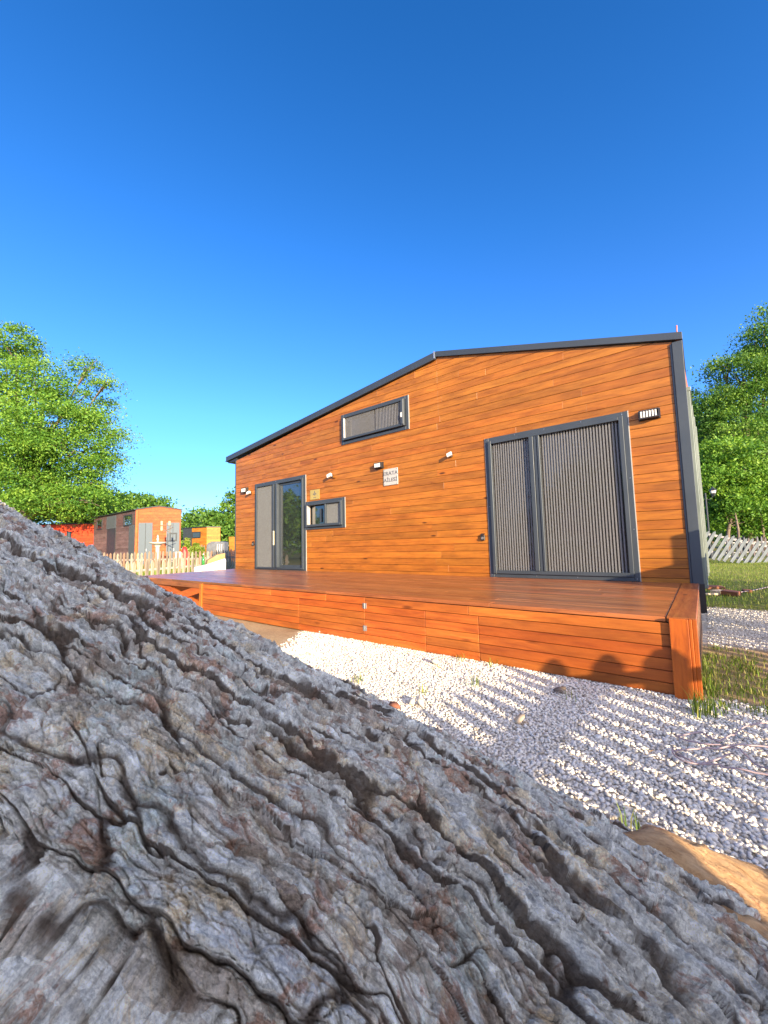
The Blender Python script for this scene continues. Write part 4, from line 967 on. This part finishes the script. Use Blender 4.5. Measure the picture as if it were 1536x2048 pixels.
pxtree(310, 64, [(300, 1005, 24, 15, 0, 30), (322, 1010, 14, 20, 0, 20), (310, 1045, 35, 35, 0, 40), (200, 1030, 40, 35, 0, 40)], M['leaf2'], .5, 'uneven topped tree on the skyline over the tall cabin', trunk_r=.3, spread=.8)
pxtree(398, 62, [(395, 1040, 27, 22, 0, 50), (398, 1070, 34, 30, 0, 50)], M['leaf2'], .5, 'dome shaped tree over the small far cabin', trunk_r=.3, spread=.8)
pxtree(360, 70, [(362, 1068, 24, 20, 0, 40), (345, 1080, 30, 25, 0, 30)], M['leaf1'], .5, 'lighter low tree between the tall cabin and the dome shaped tree', trunk_r=.3, spread=.8)
pxtree(440, 55, [(435, 1035, 22, 15, 0, 30), (450, 1050, 30, 28, 0, 50), (462, 1000, 8, 22, 0, 9), (470, 1020, 20, 35, 0, 40), (440, 1075, 40, 28, 0, 60), (480, 1060, 30, 40, 0, 40)], M['leaf2'], .45, 'tall dark tree rising beside the left corner of the house', trunk_r=.3, spread=.7)
# right trees
pxtree(1500, 26, [(1530, 690, 38, 42, 0, 45), (1560, 650, 50, 50, 0, 45), (1490, 760, 45, 50, -.5, 60), (1450, 730, 22, 20, 0, 15), (1440, 800, 30, 30, 0, 30), (1530, 800, 60, 60, 0, 75), (1470, 860, 50, 50, -1, 60), (1420, 860, 24, 30, 0, 22), (1540, 900, 60, 50, 0, 70), (1620, 760, 80, 110, 0, 80), (1600, 920, 70, 60, 0, 50), (1412, 815, 20, 26, 0, 20), (1405, 900, 22, 34, 1, 26)],
       M['leaf2'], .155, 'tall leafy green tree at the right edge of the photo', trunk_r=.3, spread=.45, cl=135, dens=.85, flat=.38)
pxtree(1455, 23, [(1440, 905, 45, 30, 0, 45), (1480, 940, 50, 32, 0, 50), (1415, 950, 30, 26, 0, 28), (1530, 965, 45, 36, 0, 48), (1450, 985, 45, 26, 0, 36), (1500, 1015, 45, 26, 0, 34), (1590, 980, 50, 50, 0, 30), (1420, 1030, 30, 26, 1, 30), (1480, 1045, 45, 24, 1.5, 40), (1540, 1040, 40, 28, 1, 36)],
       M['leaf1'], .18, 'lower bright green tree with drooping leaves behind the lamp post', trunk_r=.10, spread=.40, cl=75, flat=.3)
pxtree(1388, 36, [(1385, 800, 10, 28, 0, 16), (1388, 850, 18, 30, 0, 34), (1390, 905, 24, 35, 0, 44), (1392, 970, 28, 40, 0, 50), (1395, 1030, 30, 40, 0, 44)], M['leaf3'], .28, 'dark narrow conifer just behind the right corner of the house', trunk_r=.18, spread=.4, name='conifer_tree')
for i, (a, b, c_, lab) in enumerate(((1425, 34, 880, 'dark undergrowth tree left in the row behind the lamp'), (1475, 35, 900, 'dark undergrowth tree in the middle of the row behind the lamp'), (1530, 34, 880, 'dark undergrowth tree at the right end of the row behind the lamp'), (1600, 35, 850, 'dark undergrowth tree past the right edge'))):
    pxtree(a, b, [(a, c_, 45, 50, 0, 60), (a+8, c_+80, 45, 50, 0, 60), (a-5, 1040, 42, 36, 0, 60)], M['leaf3'], .36, lab, trunk_r=.14, spread=.5)
for x, tt in ((1478, 22), (1512, 25), (1528, 23)):
    p = at(x, tt); o = empty('young_tree', tuple(p), {1478: 'slim young tree nearest the lamp post under the tall trees', 1512: 'slim young tree in the middle under the right trees', 1528: 'slim young tree at the right edge under the trees'}[x], 'tree', 'slim young trees at the right')
    MB().tube([(0, 0, 0), (.05, .02, 1.4), (-.05, .05, 2.8)], [.07, .06, .03], 8).build('trunk', M['barkfar'], o, smooth=True)
    leafcloud(np.array([-.05, .05, 2.9])+rng.normal(0, .33, (900, 3)), .16, M['leaf1'], 'crown', o)
# trees on the photographer's side, seen only mirrored in the panes
def plain_tree(x, y, h, r_, label):
    tree((x, y, GZ), [((0, 0, h*.6), r_, h*.32, 70), ((r_*.5, 0, h*.45), r_*.7, h*.2, 40), ((-r_*.6, .5, h*.42), r_*.7, h*.22, 40), ((0, 0, h*.85), r_*.5, h*.18, 30)], M['leaf1'], .42, label, trunk_r=.22, spread=.7, group='trees on the near side of the plot')
plain_tree(-20.5, -14, 5.2, 2.2, 'green tree facing the door on the near side of the plot'); plain_tree(-13, -23, 6, 2.8, 'broad green tree facing the loft window'); plain_tree(-1, -27, 6.5, 3.2, 'green tree facing the big window'); plain_tree(4.5, -30, 5., 3., 'low green tree facing the right half of the big window')

# ------------------------------------------------------------------ lamp post on the right
p = at(1421, 18.5); t = empty('street_lamp', tuple(p), 'black twin lantern lamp post behind the right corner of the house', 'lamp post')
hh = zat(1421, 985, 18.5)-GZ
MB().tube([(0, 0, 0), (0, 0, hh)], [.05, .035], 10).lathe((0, 0, 0), [(.10, 0), (.10, .2), (.06, .3)], 12).build('pole', M['iron'], t)
for sgn in (-1, 1):
    e = CR*.37*sgn*np.array([1, 1, 0]); mb = MB(); zz = hh-.12
    mb.tube([(0, 0, zz-.15), e*.5+np.array([0, 0, zz-.2]), e+np.array([0, 0, zz-.02])], .015, 6); mb.build('arm', M['iron'], t)
    l_ = MB().lathe((e[0], e[1], zz), [(.05, -.03), (.07, 0), (.12, .24), (.165, .25), (.05, .36), (.02, .42)], 6).build('lantern', M['iron'], t)
    MB().lathe((e[0], e[1], zz), [(.072, .02), (.122, .235)], 6).build('lantern_glass', M['white'], l_)

# ------------------------------------------------------------------ rubble and cable right of the deck
def slab(px_, py_, sx_, sy_, sz_, mat, label, name, cat, rz=0., tilt=0.):
    p = onplane(px_, py_, 2, GZ); o = MB().box(-sx_/2, sx_/2, -sy_/2, sy_/2, 0, sz_).build(name, mat, None, bevel=.004); o.location = p; o.rotation_euler = (tilt, tilt*.5, rz)
    tag(o, label, cat, 'rubble behind the deck end'); return o
slab(1428, 1178, .3, .12, .06, M['terracotta'], 'broken terracotta tile closest to the house corner', 'roof_tile', 'tile', .6, .15)
slab(1462, 1190, .22, .14, .07, M['terracotta'], 'dark red broken tile lying on the grass edge', 'roof_tile', 'tile', -.4, .1)
slab(1494, 1185, .12, .08, .05, M['terracotta'], 'small bright orange tile piece on the thin board', 'roof_tile', 'tile', .2, .1)
slab(1435, 1186, .34, .09, .05, M['stick'], 'pale broken timber piece among the tiles', 'timber_offcut', 'timber', 1.2, .1)
slab(1420, 1190, .5, .03, .03, M['stick'], 'thin pale stick leaning by the house corner', 'timber_offcut', 'timber', .9, .12)
pts_ = [onplane(x, y, 2, GZ+.03) for x, y in ((1440, 1184), (1470, 1186), (1510, 1180), (1545, 1172), (1600, 1170))]
o = MB().tube(pts_, .008, 6).build('hose', M['hose'], None, smooth=True); tag(o, 'pale hose lying along the edge of the grass', 'hose')
cab = [[(1560, 1445), (1500, 1452), (1462, 1472), (1430, 1480), (1400, 1462), (1345, 1475)], [(1560, 1500), (1490, 1492), (1420, 1498), (1345, 1500), (1390, 1525), (1470, 1505)],
       [(1560, 1558), (1500, 1545), (1440, 1532), (1380, 1520), (1340, 1492)], [(1560, 1548), (1510, 1530), (1480, 1500), (1440, 1490), (1380, 1480), (1350, 1470)]]
mb = MB()
for c_ in cab:
    P_ = [onplane(x, y, 2, GZ+.025) for x, y in c_]; Q_ = []
    for i in range(len(P_)-1):
        a0 = P_[max(i-1, 0)]; a1 = P_[i]; a2 = P_[i+1]; a3 = P_[min(i+2, len(P_)-1)]
        for k in range(6):
            u_ = k/6; Q_.append(.5*((2*a1)+(-a0+a2)*u_+(2*a0-5*a1+4*a2-a3)*u_**2+(-a0+3*a1-3*a2+a3)*u_**3)+np.array([0, 0, .006*math.sin(3*u_+i)]))
    mb.tube(Q_, .0035, 6)
o = mb.build('rope', M['hose'], None, smooth=True); tag(o, 'loose tangle of thin pinkish rope on the gravel at the right', 'rope')

# ------------------------------------------------------------------ things outside the frame on the sun side
PP = np.array([.436, .90, 0]); SH = np.array([.90, -.436, 0])
# unseen slatted gate, added and shaped to shade the deck end and wall foot
g = empty('shadow_gate', (7.36, -1.6, GZ), 'unseen slatted gate added to shade the deck end and wall foot', 'gate', rz=math.atan2(1.9, .1))
x = 0
while x < 1.85: MB().box(x, x+.075, -.012, .012, .06, .93).build('slat', M['oldwood'], g); x += .125
MB().prism([(0, .932), (1.85, .932), (1.85, 1.30), (0, 1.22)], 1, -.012, .012).build('top_board', M['oldwood'], g)
for z_ in (.3, .98): B(0, 1.85, .013, .05, z_-.05, z_+.05).build('rail', M['railX'], g)
B(.52, .62, -.05, -.0125, 0, 1.56).build('post', M['oldwood'], g)
Vp = onplane(1180, 1032, 1, 6.5); t = empty('parasol', (Vp[0], -6.5, GZ), 'low cream canvas parasol on the near side of the plot, mirrored in the big window', 'parasol')
hz_ = Vp[2]-GZ+.1; MB().tube([(0, 0, 0), (0, 0, hz_)], .02, 10).build('pole', M['oldwood'], t)
mb = MB(); ring = [(.55*math.cos(a*math.pi/4), .55*math.sin(a*math.pi/4), hz_-.14) for a in range(8)]
mb.poly([(0, 0, hz_)]+ring+[(0, 0, hz_-.012)]+[(x*.99, y*.99, z-.01) for x, y, z in ring], [(0, 1+i, 1+(i+1) % 8) for i in range(8)]+[(9, 10+(i+1) % 8, 10+i) for i in range(8)]+[(1+i, 10+i, 10+(i+1) % 8, 1+(i+1) % 8) for i in range(8)])
mb.build('canopy', M['canvas'], t)
# stack of logs added out of view to keep sun off the big log
mid = np.array([5.02, -5.12, 0])+SH*2.2
c0_, c1_ = -1.94, -3.0
proto = None
lablist = ['bottom log of the unseen stack added to shade the big log', 'second log from the bottom of the unseen stack added to shade the big log', 'third log from the bottom of the unseen stack added to shade the big log', 'topmost log of the unseen stack added to shade the big log']
for i in range(4):
    dd = .42
    lg = empty('shade_log', (0, 0, 0), lablist[i], 'log', 'unseen stacked logs added for shade')
    base = SH*((mid@SH)+.05*(i % 2)); a = base+PP*c0_; b = base+PP*c1_; z_ = GZ+.215+i*.42
    lg.location = (*a[:2], z_); v_ = b-a
    MB().tube([(0, 0, 0), v_*.3, v_*.7, v_], [.212, .218, .216, .21], 20).build('bark', M['barkfar'], lg, smooth=True)
    MB().tube([-v_*.004, v_*.0005], .19, 20).build('cut_face', M['stick'], lg)
